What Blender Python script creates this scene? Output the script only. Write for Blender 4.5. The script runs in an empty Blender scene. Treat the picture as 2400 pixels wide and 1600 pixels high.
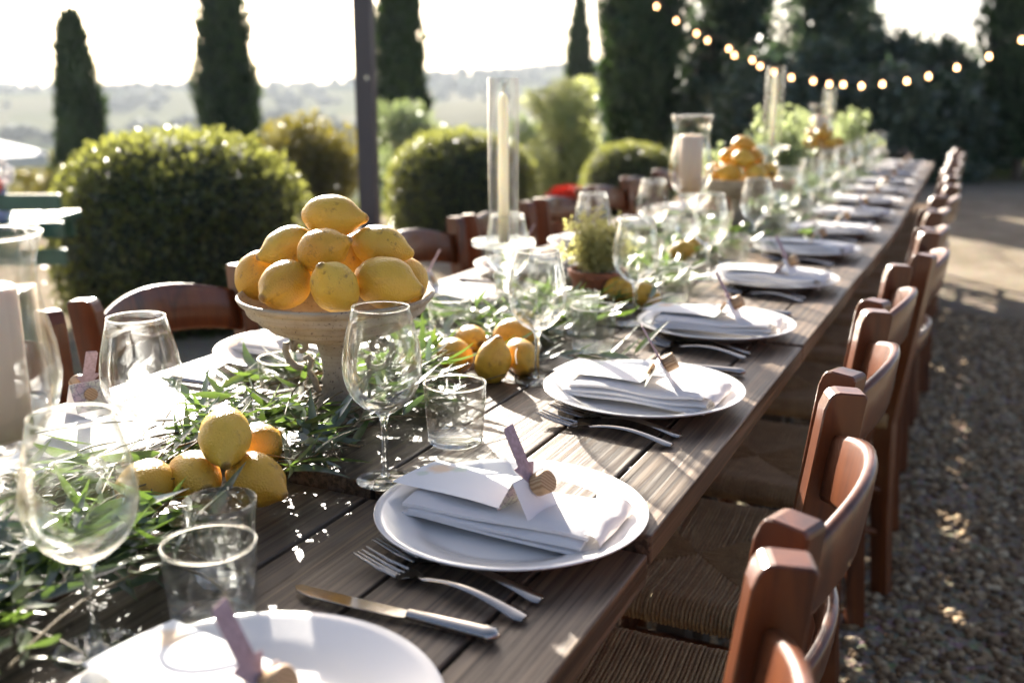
import bpy, bmesh, math, random
import numpy as np
from mathutils import Vector, Matrix

random.seed(7)
RNG = np.random.default_rng(11)
S = bpy.context.scene
COL = S.collection

# ------------------------------------------------------------------ camera, sky, sun, exposure
CAM_Z = 1.20
FPX, CU, CV = 2333.0, 1200.0, 800.0               # 35 mm lens on a 36 mm frame, in photo pixels
CX = Vector((0.90133, 0.43313, 0.0))              # camera right
CF = Vector((-0.42042, 0.87488, -0.24048))        # camera forward
CUP = CX.cross(CF)                                # camera up
cam_data = bpy.data.cameras.new("camera")
cam_data.lens = 35.0
cam_data.sensor_width = 36.0
cam_data.clip_start = 0.02
cam_data.clip_end = 8000.0
cam_data.dof.use_dof = True
cam_data.dof.focus_distance = 1.22
cam_data.dof.aperture_fstop = 3.2
cam = bpy.data.objects.new("camera", cam_data)
COL.objects.link(cam)
R3 = Matrix((CX, CUP, -CF)).transposed()
cam.matrix_world = Matrix.Translation((0, 0, CAM_Z)) @ R3.to_4x4()
S.camera = cam

SUN_EL = math.radians(21.0)
SUN_AZ = math.atan2(-0.685, 0.73)                  # clockwise from +Y: negative = towards -X
sun_vec = Vector((math.sin(SUN_AZ) * math.cos(SUN_EL), math.cos(SUN_AZ) * math.cos(SUN_EL), math.sin(SUN_EL)))
W = bpy.data.worlds.new("World")
S.world = W
W.use_nodes = True
wn = W.node_tree
wn.nodes.clear()
sky = wn.nodes.new("ShaderNodeTexSky")
sky.sky_type = 'NISHITA'
sky.sun_disc = False
sky.sun_elevation = SUN_EL
sky.sun_rotation = SUN_AZ
sky.altitude = 300.0
sky.air_density = 0.6
sky.dust_density = 3.5
sky.ozone_density = 0.2
bg = wn.nodes.new("ShaderNodeBackground")
bg.inputs[1].default_value = 0.052
wo = wn.nodes.new("ShaderNodeOutputWorld")
wn.links.new(sky.outputs[0], bg.inputs[0])
wn.links.new(bg.outputs[0], wo.inputs[0])
sd = bpy.data.lights.new("sun", 'SUN')
sd.energy = 5.0
sd.angle = math.radians(0.5)
sd.color = (1.0, 0.93, 0.82)
sun = bpy.data.objects.new("sun", sd)
COL.objects.link(sun)
sun.rotation_euler = (-sun_vec).to_track_quat('-Z', 'Y').to_euler()

S.view_settings.view_transform = 'Standard'
S.view_settings.look = 'None'
S.view_settings.exposure = 2.5
S.view_settings.gamma = 1.0
S.render.engine = 'CYCLES'
cy = S.cycles
cy.use_denoising = True
cy.use_adaptive_sampling = True
cy.adaptive_threshold = 0.02
cy.max_bounces = 8
cy.diffuse_bounces = 3
cy.glossy_bounces = 4
cy.transmission_bounces = 8
cy.transparent_max_bounces = 40
cy.volume_bounces = 0
cy.caustics_reflective = False
cy.caustics_refractive = False
cy.sample_clamp_indirect = 6.0
cy.blur_glossy = 0.3


def PX(u, v, d):
    """World point seen at photo pixel (u, v) at depth d."""
    return Vector((0, 0, CAM_Z)) + CX * ((u - CU) / FPX * d) - CUP * ((v - CV) / FPX * d) + CF * d


def QX(u, v, z):
    """World point at height z seen at photo pixel (u, v)."""
    r = CX * ((u - CU) / FPX) - CUP * ((v - CV) / FPX) + CF
    return Vector((0, 0, CAM_Z)) + r * ((z - CAM_Z) / r.z)


# ------------------------------------------------------------------ helpers
ORD = ['first', 'second', 'third', 'fourth', 'fifth', 'sixth', 'seventh', 'eighth', 'ninth', 'tenth', 'eleventh',
       'twelfth', 'thirteenth', 'fourteenth', 'fifteenth', 'sixteenth', 'seventeenth', 'eighteenth']


def tag(o, label=None, cat=None, group=None, kind=None):
    if label:
        o['label'] = label
    if cat:
        o['category'] = cat
    if group:
        o['group'] = group
    if kind:
        o['kind'] = kind
    return o


def thing(name, loc=(0, 0, 0), rz=0.0, label=None, cat=None, group=None):
    o = bpy.data.objects.new(name, None)
    o.empty_display_size = 0.05
    COL.objects.link(o)
    o.location = loc
    o.rotation_euler = (0, 0, rz)
    return tag(o, label, cat, group)


def mesh_np(name, V, F, mat=None, smooth=False):
    """Mesh from numpy verts (n,3) and equal-sided faces (m,k)."""
    me = bpy.data.meshes.new(name)
    V = np.asarray(V, np.float32)
    F = np.asarray(F, np.int32)
    k = F.shape[1]
    me.vertices.add(len(V))
    me.vertices.foreach_set("co", V.ravel())
    me.loops.add(F.size)
    me.loops.foreach_set("vertex_index", F.ravel())
    me.polygons.add(len(F))
    me.polygons.foreach_set("loop_start", np.arange(len(F), dtype=np.int32) * k)
    me.polygons.foreach_set("loop_total", np.full(len(F), k, np.int32))
    if smooth:
        me.polygons.foreach_set("use_smooth", np.ones(len(F), bool))
    me.update(calc_edges=True)
    if mat:
        me.materials.append(mat)
    return me


class MB:
    def __init__(self):
        self.v = []
        self.f = []

    def add(self, V, F):
        n = len(self.v)
        self.v += [tuple(p) for p in V]
        self.f += [tuple(i + n for i in f) for f in F]
        return self

    def box(self, c, s, rot=None):
        V = []
        for dx in (-.5, .5):
            for dy in (-.5, .5):
                for dz in (-.5, .5):
                    p = Vector((dx * s[0], dy * s[1], dz * s[2]))
                    if rot is not None:
                        p = rot @ p
                    V.append(p + Vector(c))
        return self.add(V, [(0, 1, 3, 2), (4, 6, 7, 5), (0, 4, 5, 1), (2, 3, 7, 6), (0, 2, 6, 4), (1, 5, 7, 3)])

    def lathe(self, prof, n=32, c=(0, 0, 0), wob=None):
        V, F = [], []
        m = len(prof)
        for i, (r, z) in enumerate(prof):
            for k in range(n):
                a = 2 * math.pi * k / n
                rr = r if wob is None else r * (1 + wob(a, z))
                V.append((c[0] + rr * math.cos(a), c[1] + rr * math.sin(a), c[2] + z))
        for i in range(m - 1):
            for k in range(n):
                k2 = (k + 1) % n
                F.append((i * n + k, i * n + k2, (i + 1) * n + k2, (i + 1) * n + k))
        return self.add(V, F)

    def tube(self, pts, rad, n=8, cap=True):
        pts = [Vector(p) for p in pts]
        m = len(pts)
        if not hasattr(rad, '__len__'):
            rad = [rad] * m
        V, F = [], []
        up = None
        for i, p in enumerate(pts):
            t = (pts[min(i + 1, m - 1)] - pts[max(i - 1, 0)]).normalized()
            if up is None:
                up = Vector((0, 0, 1)) if abs(t.z) < .9 else Vector((1, 0, 0))
            s = t.cross(up).normalized()
            up = s.cross(t).normalized()
            for k in range(n):
                a = 2 * math.pi * k / n
                V.append(p + (s * math.cos(a) + up * math.sin(a)) * rad[i])
        for i in range(m - 1):
            for k in range(n):
                k2 = (k + 1) % n
                F.append((i * n + k, (i + 1) * n + k, (i + 1) * n + k2, i * n + k2))
        if cap:
            F.append(tuple(range(n)))
            F.append(tuple((m - 1) * n + k for k in reversed(range(n))))
        return self.add(V, F)

    def prism(self, poly, h, axis='y'):
        """Extrude a polygon (in the plane across the axis) by +-h/2."""
        n = len(poly)
        V = []
        for s in (-.5, .5):
            for a, b in poly:
                V.append({'y': (a, s * h, b), 'x': (s * h, a, b), 'z': (a, b, s * h)}[axis])
        F = [tuple(range(n)), tuple(n + i for i in reversed(range(n)))]
        for i in range(n):
            j = (i + 1) % n
            F.append((i, i + n, j + n, j))
        return self.add(V, F)

    def mesh(self, name, mat=None, smooth=False, bevel=0.0, seg=2, fix=True, auto=None):
        me = bpy.data.meshes.new(name)
        me.from_pydata([tuple(p) for p in self.v], [], self.f)
        if fix or bevel:
            bm = bmesh.new()
            bm.from_mesh(me)
            bmesh.ops.remove_doubles(bm, verts=bm.verts, dist=1e-6)
            bmesh.ops.recalc_face_normals(bm, faces=bm.faces)
            if bevel:
                es = [e for e in bm.edges if len(e.link_faces) == 2 and e.calc_face_angle(0) > 0.6]
                bmesh.ops.bevel(bm, geom=es, offset=bevel, segments=seg, profile=0.5, affect='EDGES', clamp_overlap=True)
            bm.to_mesh(me)
            bm.free()
        if smooth:
            for p in me.polygons:
                p.use_smooth = True
            if auto:
                try:
                    me.set_sharp_from_angle(angle=auto)
                except Exception:
                    pass
        if mat:
            me.materials.append(mat)
        return me


def put(name, me, parent=None, loc=(0, 0, 0), rot=None, scale=None, **t):
    o = bpy.data.objects.new(name, me)
    COL.objects.link(o)
    o.parent = parent
    o.location = loc
    if rot is not None:
        if len(rot) == 4:
            o.rotation_mode = 'QUATERNION'
            o.rotation_quaternion = rot
        else:
            o.rotation_euler = rot
    if scale is not None:
        o.scale = scale if hasattr(scale, '__len__') else (scale,) * 3
    return tag(o, **t)


def copy_tree(o, parent=None):
    c = o.copy()
    COL.objects.link(c)
    c.parent = parent
    for ch in list(o.children):
        if ch.parent is o:
            copy_tree(ch, c)
    return c


# ------------------------------------------------------------------ materials
class NT:
    def __init__(self, name):
        self.m = bpy.data.materials.new(name)
        self.m.use_nodes = True
        self.t = self.m.node_tree
        self.t.nodes.clear()
        self.out = self.t.nodes.new("ShaderNodeOutputMaterial")

    def n(self, typ, **kw):
        nd = self.t.nodes.new("ShaderNode" + typ)
        for k, v in kw.items():
            if k.startswith('i_'):
                nd.inputs[k[2:].replace('_', ' ')].default_value = v
            else:
                setattr(nd, k, v)
        return nd

    def l(self, a, b):
        self.t.links.new(a, b)

    def surf(self, s):
        self.l(s, self.out.inputs[0])
        return self.m


def ramp(nt, fac, stops):
    r = nt.n("ValToRGB")
    e = r.color_ramp.elements
    while len(e) < len(stops):
        e.new(0.5)
    for el, (p, c) in zip(e, stops):
        el.position = p
        el.color = (*c, 1)
    nt.l(fac, r.inputs[0])
    return r.outputs[0]


def c4(c):
    return (c[0], c[1], c[2], 1)


def coords(nt, kind='Object', scale=(1, 1, 1), rand=False):
    tc = nt.n("TexCoord")
    mp = nt.n("Mapping")
    mp.inputs['Scale'].default_value = scale
    nt.l(tc.outputs[kind], mp.inputs[0])
    if rand:
        oi = nt.n("ObjectInfo")
        cb = nt.n("CombineXYZ")
        ml = nt.n("Math", operation='MULTIPLY')
        ml.inputs[1].default_value = 37.0
        nt.l(oi.outputs['Random'], ml.inputs[0])
        for i in range(3):
            nt.l(ml.outputs[0], cb.inputs[i])
        nt.l(cb.outputs[0], mp.inputs['Location'])
    return mp.outputs[0]


def noise(nt, vec, scale, detail=4.0, rough=0.55, dist=0.0):
    n = nt.n("TexNoise")
    n.inputs['Scale'].default_value = scale
    n.inputs['Detail'].default_value = detail
    n.inputs['Roughness'].default_value = rough
    n.inputs['Distortion'].default_value = dist
    nt.l(vec, n.inputs['Vector'])
    return n.outputs['Fac']


def bump(nt, h, strength=0.3, dist=0.01):
    b = nt.n("Bump")
    b.inputs['Strength'].default_value = strength
    b.inputs['Distance'].default_value = dist
    nt.l(h, b.inputs['Height'])
    return b.outputs[0]


def mixc(nt, fac, a, b, blend='MIX'):
    m = nt.n("Mix", data_type='RGBA', blend_type=blend)
    for s, x in ((0, fac), (6, a), (7, b)):
        if isinstance(x, (tuple, list)):
            m.inputs[s].default_value = c4(x)
        elif isinstance(x, (int, float)):
            m.inputs[s].default_value = x
        else:
            nt.l(x, m.inputs[s])
    return m.outputs[2]


def principled(nt, col, rough=0.5, spec=0.5, normal=None, metal=0.0, coat=0.0, coat_rough=0.1, sss=0.0, sss_r=(1, .5, .2), sss_s=0.01, trans=0.0):
    p = nt.n("BsdfPrincipled")
    for key, x in (('Base Color', col), ('Roughness', rough)):
        if isinstance(x, (tuple, list)):
            p.inputs[key].default_value = c4(x)
        elif isinstance(x, (int, float)):
            p.inputs[key].default_value = x
        else:
            nt.l(x, p.inputs[key])
    p.inputs['Specular IOR Level'].default_value = spec
    p.inputs['Metallic'].default_value = metal
    p.inputs['Coat Weight'].default_value = coat
    p.inputs['Coat Roughness'].default_value = coat_rough
    if sss:
        p.inputs['Subsurface Weight'].default_value = sss
        p.inputs['Subsurface Radius'].default_value = sss_r
        p.inputs['Subsurface Scale'].default_value = sss_s
    if normal is not None:
        nt.l(normal, p.inputs['Normal'])
    return p.outputs[0]


def simple(name, col, rough=0.5, var=0.0, vscale=20.0, bumpy=0.0, bscale=60.0, kind='Object', **kw):
    nt = NT(name)
    c = col
    nrm = None
    if var or bumpy:
        vec = coords(nt, kind, rand=True)
    if var:
        f = noise(nt, vec, vscale)
        c = ramp(nt, f, [(0.3, tuple(x * (1 - var) for x in col)), (0.7, tuple(min(1, x * (1 + var)) for x in col))])
    if bumpy:
        nrm = bump(nt, noise(nt, vec, bscale, 5), bumpy, 0.004)
    return nt.surf(principled(nt, c, rough, normal=nrm, **kw))


def m_planks():
    nt = NT("weathered_wood")
    oi = nt.n("ObjectInfo")
    v1 = coords(nt, 'Object', (48, 1.0, 48), rand=True)
    g = noise(nt, v1, 1.0, 6, 0.62, 1.4)
    v2 = coords(nt, 'Object', (120, 2.2, 120), rand=True)
    fine = noise(nt, v2, 1.0, 3, 0.6, 0.4)
    v3 = coords(nt, 'Object', (5, 2, 5), rand=True)
    blotch = noise(nt, v3, 1.0, 4, 0.6)
    wv = nt.n("TexWave", wave_type='RINGS', rings_direction='Y')
    wv.inputs['Scale'].default_value = 26.0
    wv.inputs['Distortion'].default_value = 6.0
    wv.inputs['Detail'].default_value = 2.5
    wv.inputs['Detail Scale'].default_value = 0.5
    nt.l(coords(nt, 'Object', (1, .11, 1), rand=True), wv.inputs[0])
    base = ramp(nt, g, [(0.34, (.030, .016, .007)), (0.47, (.115, .068, .034)), (0.66, (.25, .16, .088))])
    base = mixc(nt, 0.28, base, ramp(nt, wv.outputs['Fac'], [(0.2, (.055, .032, .017)), (0.8, (.22, .145, .085))]))
    grey = ramp(nt, fine, [(0.3, (.11, .095, .08)), (0.7, (.26, .235, .20))])
    fac = ramp(nt, blotch, [(0.35, (.05,) * 3), (0.7, (.42,) * 3)])
    col = mixc(nt, fac, base, grey)
    lines = noise(nt, coords(nt, 'Object', (170, 1.7, 170), rand=True), 1.0, 5, .55, .6)
    col = mixc(nt, ramp(nt, lines, [(0.40, (.72,) * 3), (0.52, (0,) * 3)]), col, (.030, .018, .010))
    tone = nt.n("MapRange")
    tone.inputs['To Min'].default_value = 0.75
    tone.inputs['To Max'].default_value = 1.2
    nt.l(oi.outputs['Random'], tone.inputs[0])
    hs = nt.n("HueSaturation")
    nt.l(tone.outputs[0], hs.inputs['Value'])
    nt.l(col, hs.inputs['Color'])
    h = nt.n("Math", operation='ADD')
    nt.l(g, h.inputs[0])
    nt.l(fine, h.inputs[1])
    h2 = nt.n("Math", operation='ADD')
    nt.l(h.outputs[0], h2.inputs[0])
    wsc = nt.n('Math', operation='MULTIPLY')
    wsc.inputs[1].default_value = .22
    nt.l(wv.outputs['Fac'], wsc.inputs[0])
    nt.l(wsc.outputs[0], h2.inputs[1])
    rough = ramp(nt, fine, [(0.2, (.33,) * 3), (0.8, (.58,) * 3)])
    return nt.surf(principled(nt, hs.outputs[0], rough, 0.36, bump(nt, h2.outputs[0], 0.55, 0.0018)))


def m_chair():
    nt = NT("varnished_cherry_wood")
    v = coords(nt, 'Object', (30, 30, 3), rand=True)
    g = noise(nt, v, 1.0, 5, .6, 1.0)
    col = ramp(nt, g, [(0.28, (.034, .007, .002)), (0.45, (.088, .021, .0045)), (0.75, (.145, .039, .0075))])
    return nt.surf(principled(nt, col, 0.42, 0.3, bump(nt, g, .10, .002), coat=0.5, coat_rough=0.14))


def m_rush():
    nt = NT("woven_rush")
    v = coords(nt, 'Object', (30, 30, 30), rand=True)
    g = noise(nt, v, 1.0, 4)
    g2 = noise(nt, coords(nt, 'Object', (260, 260, 260)), 1.0, 3)
    col = ramp(nt, g, [(0.3, (.25, .13, .05)), (0.7, (.54, .34, .155))])
    col = mixc(nt, 0.5, col, ramp(nt, g2, [(0.35, (.15, .08, .032)), (0.7, (.50, .32, .15))]))
    return nt.surf(principled(nt, col, 0.55, 0.4, bump(nt, g2, .5, .002)))


def m_lemon():
    nt = NT("lemon_peel")
    vec = coords(nt, 'Object', rand=True)
    oi = nt.n("ObjectInfo")
    base = mixc(nt, oi.outputs['Random'], (.64, .325, .028), (.68, .43, .050))
    f = noise(nt, vec, 22.0, 3)
    base = mixc(nt, ramp(nt, f, [(0.45, (0,) * 3), (0.75, (.55,) * 3)]), base, (.55, .22, .014))
    sp = noise(nt, vec, 95.0, 4, .7)
    where = noise(nt, vec, 24.0, 2, .5)
    m = nt.n("Math", operation='MULTIPLY')
    nt.l(ramp(nt, sp, [(0.55, (0,) * 3), (0.67, (.85,) * 3)]), m.inputs[0])
    nt.l(ramp(nt, where, [(0.46, (.12,) * 3), (0.66, (1,) * 3)]), m.inputs[1])
    col = mixc(nt, m.outputs[0], base, (.20, .09, .02))
    sx = nt.n("SeparateXYZ")
    tc0 = nt.n("TexCoord")
    nt.l(tc0.outputs['Object'], sx.inputs[0])
    sc_ = nt.n("MapRange")
    sc_.inputs['From Min'].default_value = -.0352
    sc_.inputs['From Max'].default_value = -.0372
    sc_.inputs['To Max'].default_value = .85
    nt.l(sx.outputs[0], sc_.inputs[0])
    col = mixc(nt, sc_.outputs[0], col, (.10, .055, .018))
    tp_ = nt.n("MapRange")
    tp_.inputs['From Min'].default_value = .0445
    tp_.inputs['From Max'].default_value = .047
    tp_.inputs['To Max'].default_value = .8
    nt.l(sx.outputs[0], tp_.inputs[0])
    col = mixc(nt, tp_.outputs[0], col, (.16, .075, .02))
    pores = nt.n("TexVoronoi")
    pores.inputs['Scale'].default_value = 420.0
    nt.l(vec, pores.inputs['Vector'])
    h = nt.n("Math", operation='ADD')
    nt.l(pores.outputs['Distance'], h.inputs[0])
    nt.l(noise(nt, vec, 60.0, 3), h.inputs[1])
    return nt.surf(principled(nt, col, 0.40, 0.45, bump(nt, h.outputs[0], .55, .0014), sss=0.14, sss_r=(1, .6, .15), sss_s=.012))


def m_leaf(name, c1, c2, trans=(.30, .45, .06), tw=0.35, rough=0.4, scale=4.0, spec=0.5, gloss=.08):
    """Diffuse + translucent leaf with a waxy sheen, colour varied from clump to clump."""
    nt = NT(name)
    vec = coords(nt, 'Object', rand=True)
    f = noise(nt, vec, scale, 3)
    col = ramp(nt, f, [(0.3, c1), (0.7, c2)])
    d = nt.n("BsdfDiffuse")
    nt.l(col, d.inputs[0])
    t = nt.n("BsdfTranslucent")
    t.inputs[0].default_value = c4(trans)
    mx = nt.n("MixShader")
    mx.inputs[0].default_value = tw
    nt.l(d.outputs[0], mx.inputs[1])
    nt.l(t.outputs[0], mx.inputs[2])
    g = nt.n("BsdfGlossy")
    g.inputs['Roughness'].default_value = rough
    g.inputs[0].default_value = (1, 1, 1, 1)
    lw = nt.n("LayerWeight")
    lw.inputs[0].default_value = 0.35
    mr = nt.n("MapRange")
    mr.inputs['To Min'].default_value = gloss * .4
    mr.inputs['To Max'].default_value = min(1, gloss * 4)
    nt.l(lw.outputs['Facing'], mr.inputs[0])
    m2 = nt.n("MixShader")
    nt.l(mr.outputs[0], m2.inputs[0])
    nt.l(mx.outputs[0], m2.inputs[1])
    nt.l(g.outputs[0], m2.inputs[2])
    return nt.surf(m2.outputs[0])


def m_thin_glass(name="thin_glass", clear=.5, edge=.25):
    """Clear blown glass: seen square-on the thin wall shows what is behind it unbent, towards its edge it bends and mirrors."""
    nt = NT(name)
    g = nt.n("BsdfGlass")
    g.inputs['IOR'].default_value = 1.45
    g.inputs['Roughness'].default_value = 0.01
    g.inputs[0].default_value = (.985, .992, .99, 1)
    t = nt.n("BsdfTransparent")
    t.inputs[0].default_value = (.985, .992, .99, 1)
    lw = nt.n("LayerWeight")
    lw.inputs[0].default_value = .5
    pw = nt.n("Math", operation='POWER')
    pw.inputs[1].default_value = 2.2
    nt.l(lw.outputs['Facing'], pw.inputs[0])
    mr = nt.n("MapRange")
    mr.inputs['To Min'].default_value = clear
    mr.inputs['To Max'].default_value = edge
    nt.l(pw.outputs[0], mr.inputs[0])
    mx = nt.n("MixShader")
    nt.l(mr.outputs[0], mx.inputs[0])
    nt.l(g.outputs[0], mx.inputs[1])
    nt.l(t.outputs[0], mx.inputs[2])
    return nt.surf(mx.outputs[0])


def m_solid_glass(name="solid_glass", clear=0.35):
    nt = NT(name)
    g = nt.n("BsdfGlass")
    g.inputs['IOR'].default_value = 1.47
    g.inputs['Roughness'].default_value = 0.0
    g.inputs[0].default_value = (.97, .985, .98, 1)
    t = nt.n("BsdfTransparent")
    mx = nt.n("MixShader")
    mx.inputs[0].default_value = clear
    nt.l(g.outputs[0], mx.inputs[1])
    nt.l(t.outputs[0], mx.inputs[2])
    return nt.surf(mx.outputs[0])


def m_ground():
    nt = NT("gravel_and_fields")
    geo = nt.n("NewGeometry")
    ln = nt.n("VectorMath", operation='LENGTH')
    nt.l(geo.outputs['Position'], ln.inputs[0])
    vec = coords(nt, 'Object')
    vo = nt.n("TexVoronoi")
    vo.inputs['Scale'].default_value = 75.0
    nt.l(vec, vo.inputs['Vector'])
    stone = mixc(nt, 0.3, (.28, .235, .18), vo.outputs['Color'], 'SOFT_LIGHT')
    big = noise(nt, vec, 2.6, 7, .7)
    stone = mixc(nt, ramp(nt, big, [(0.40, (0,) * 3), (0.62, (.8,) * 3)]), stone, (.17, .135, .095))
    gr = noise(nt, vec, 8.0, 5)
    grass = ramp(nt, gr, [(0.3, (.045, .062, .02)), (0.7, (.12, .115, .045))])
    fv = nt.n("TexVoronoi", feature='F1')
    fv.inputs['Scale'].default_value = 0.0085
    fv.inputs['Randomness'].default_value = 1.0
    wob = nt.n("Vector" + "Math", operation='MULTIPLY_ADD')
    nz = nt.n("TexNoise")
    nz.inputs['Scale'].default_value = 0.006
    nt.l(vec, nz.inputs['Vector'])
    nt.l(nz.outputs['Color'], wob.inputs[0])
    wob.inputs[1].default_value = (220, 220, 0)
    nt.l(vec, wob.inputs[2])
    nt.l(wob.outputs[0], fv.inputs['Vector'])
    sep = nt.n("SeparateColor")
    nt.l(fv.outputs['Color'], sep.inputs[0])
    field = ramp(nt, sep.outputs[0], [(0.0, (.02, .03, .022)), (0.30, (.03, .042, .028)), (0.34, (.075, .085, .045)), (0.7, (.105, .11, .06)), (0.95, (.14, .13, .085))])
    f1 = nt.n("MapRange")
    f1.inputs['From Min'].default_value = 15.0
    f1.inputs['From Max'].default_value = 17.0
    nt.l(ln.outputs['Value'], f1.inputs[0])
    f2 = nt.n("MapRange")
    f2.inputs['From Min'].default_value = 60.0
    f2.inputs['From Max'].default_value = 140.0
    nt.l(ln.outputs['Value'], f2.inputs[0])
    col = mixc(nt, f1.outputs[0], stone, grass)
    col = mixc(nt, f2.outputs[0], col, field)
    dd = nt.n("BsdfDiffuse")
    nt.l(col, dd.inputs[0])
    nt.l(bump(nt, vo.outputs['Distance'], .6, .012), dd.inputs['Normal'])
    return nt.surf(dd.outputs[0])


def m_stone_bits():
    nt = NT("gravel_stone")
    geo = nt.n("NewGeometry")
    col = ramp(nt, geo.outputs['Random Per Island'], [(0.0, (.085, .050, .026)), (0.45, (.225, .145, .078)), (0.8, (.36, .255, .145)), (1.0, (.52, .42, .28))])
    return nt.surf(principled(nt, col, 0.85, 0.25))


def m_stoneware():
    nt = NT("speckled_stoneware")
    vec = coords(nt, 'Object')
    f = noise(nt, vec, 22.0, 5, .6)
    col = ramp(nt, f, [(0.32, (.28, .225, .155)), (0.62, (.48, .42, .32))])
    band = noise(nt, coords(nt, 'Object', (6, 6, 260)), 1.0, 3, .6)
    col = mixc(nt, ramp(nt, band, [(0.4, (0,) * 3), (0.7, (.5,) * 3)]), col, (.27, .215, .15))
    sp = noise(nt, vec, 230.0, 2, .6)
    col = mixc(nt, ramp(nt, sp, [(0.63, (0,) * 3), (0.70, (1,) * 3)]), col, (.07, .05, .035))
    z = nt.n("SeparateXYZ")
    nt.l(vec, z.inputs[0])
    mr = nt.n("MapRange")
    mr.inputs['From Min'].default_value = .09
    mr.inputs['From Max'].default_value = .03
    nt.l(z.outputs[2], mr.inputs[0])
    crust = noise(nt, vec, 48.0, 5, .7)
    mm = nt.n("Math", operation='MULTIPLY')
    nt.l(mr.outputs[0], mm.inputs[0])
    nt.l(ramp(nt, crust, [(0.42, (.15,) * 3), (0.6, (.8,) * 3)]), mm.inputs[1])
    col = mixc(nt, mm.outputs[0], col, (.13, .09, .06))
    return nt.surf(principled(nt, col, 0.72, 0.3, bump(nt, crust, .4, .002)))


def m_map():
    nt = NT("map_print_paper")
    vec = coords(nt, 'Object', (1, 1, 1), rand=True)
    f = noise(nt, vec, 34.0, 4)
    col = ramp(nt, f, [(0.3, (.34, .42, .40)), (0.48, (.55, .53, .42)), (0.62, (.58, .43, .43)), (0.8, (.50, .34, .38))])
    vo = nt.n("TexVoronoi", feature='DISTANCE_TO_EDGE')
    vo.inputs['Scale'].default_value = 130.0
    w = nt.n("VectorMath", operation='MULTIPLY_ADD')
    nz = nt.n("TexNoise")
    nz.inputs['Scale'].default_value = 120.0
    nt.l(vec, nz.inputs['Vector'])
    nt.l(nz.outputs['Color'], w.inputs[0])
    w.inputs[1].default_value = (.012,) * 3
    nt.l(vec, w.inputs[2])
    nt.l(w.outputs[0], vo.inputs['Vector'])
    line = ramp(nt, vo.outputs['Distance'], [(0.02, (1,) * 3), (0.07, (0,) * 3)])
    col = mixc(nt, line, col, (.24, .20, .22))
    return nt.surf(principled(nt, col, 0.7, 0.2))


def m_menu():
    nt = NT("printed_menu_paper")
    tc = nt.n("TexCoord")
    col = (.80, .79, .78)
    vec = tc.outputs['Object']
    for (cx, cyy, r, cc, st) in ((-.052, .018, .021, (.86, .50, .16), .55), (-.030, .026, .013, (.35, .50, .20), .35), (-.060, -.006, .010, (.35, .50, .20), .30)):
        sub = nt.n("VectorMath", operation='DISTANCE')
        nt.l(vec, sub.inputs[0])
        sub.inputs[1].default_value = (cx, cyy, 0)
        nz = noise(nt, vec, 90.0, 3)
        ad = nt.n("Math", operation='MULTIPLY_ADD')
        nt.l(nz, ad.inputs[0])
        ad.inputs[1].default_value = r * .8
        nt.l(sub.outputs['Value'], ad.inputs[2])
        f = nt.n("MapRange")
        f.inputs['From Min'].default_value = r * 1.35
        f.inputs['From Max'].default_value = r * .8
        f.inputs['To Max'].default_value = st
        nt.l(ad.outputs[0], f.inputs[0])
        col = mixc(nt, f.outputs[0], col, cc)
    return nt.surf(principled(nt, col, 0.75, 0.2))


def m_cork():
    nt = NT("cut_olive_wood")
    vec = coords(nt, 'Object', rand=True)
    wv = nt.n("TexWave", wave_type='RINGS', rings_direction='Z')
    wv.inputs['Scale'].default_value = 90.0
    wv.inputs['Distortion'].default_value = 2.0
    nt.l(vec, wv.inputs[0])
    col = ramp(nt, wv.outputs['Fac'], [(0.2, (.30, .17, .08)), (0.8, (.50, .33, .18))])
    return nt.surf(principled(nt, col, 0.6, 0.3))


def m_emit(name, col, s):
    nt = NT(name)
    e = nt.n("Emission")
    e.inputs[0].default_value = c4(col)
    e.inputs[1].default_value = s
    return nt.surf(e.outputs[0])


def m_cloth():
    nt = NT("white_linen")
    vec = coords(nt, 'Object')
    f = noise(nt, coords(nt, 'Object', (700, 700, 700)), 1.0, 2)
    w = noise(nt, vec, 18.0, 3)
    a = nt.n("Math", operation='ADD')
    nt.l(f, a.inputs[0])
    nt.l(w, a.inputs[1])
    d = nt.n("BsdfDiffuse")
    d.inputs[0].default_value = (.80, .77, .75, 1)
    nt.l(bump(nt, a.outputs[0], .35, .002), d.inputs['Normal'])
    t = nt.n("BsdfTranslucent")
    t.inputs[0].default_value = (.72, .62, .56, 1)
    mx = nt.n("MixShader")
    mx.inputs[0].default_value = .16
    nt.l(d.outputs[0], mx.inputs[1])
    nt.l(t.outputs[0], mx.inputs[2])
    return nt.surf(mx.outputs[0])


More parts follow.
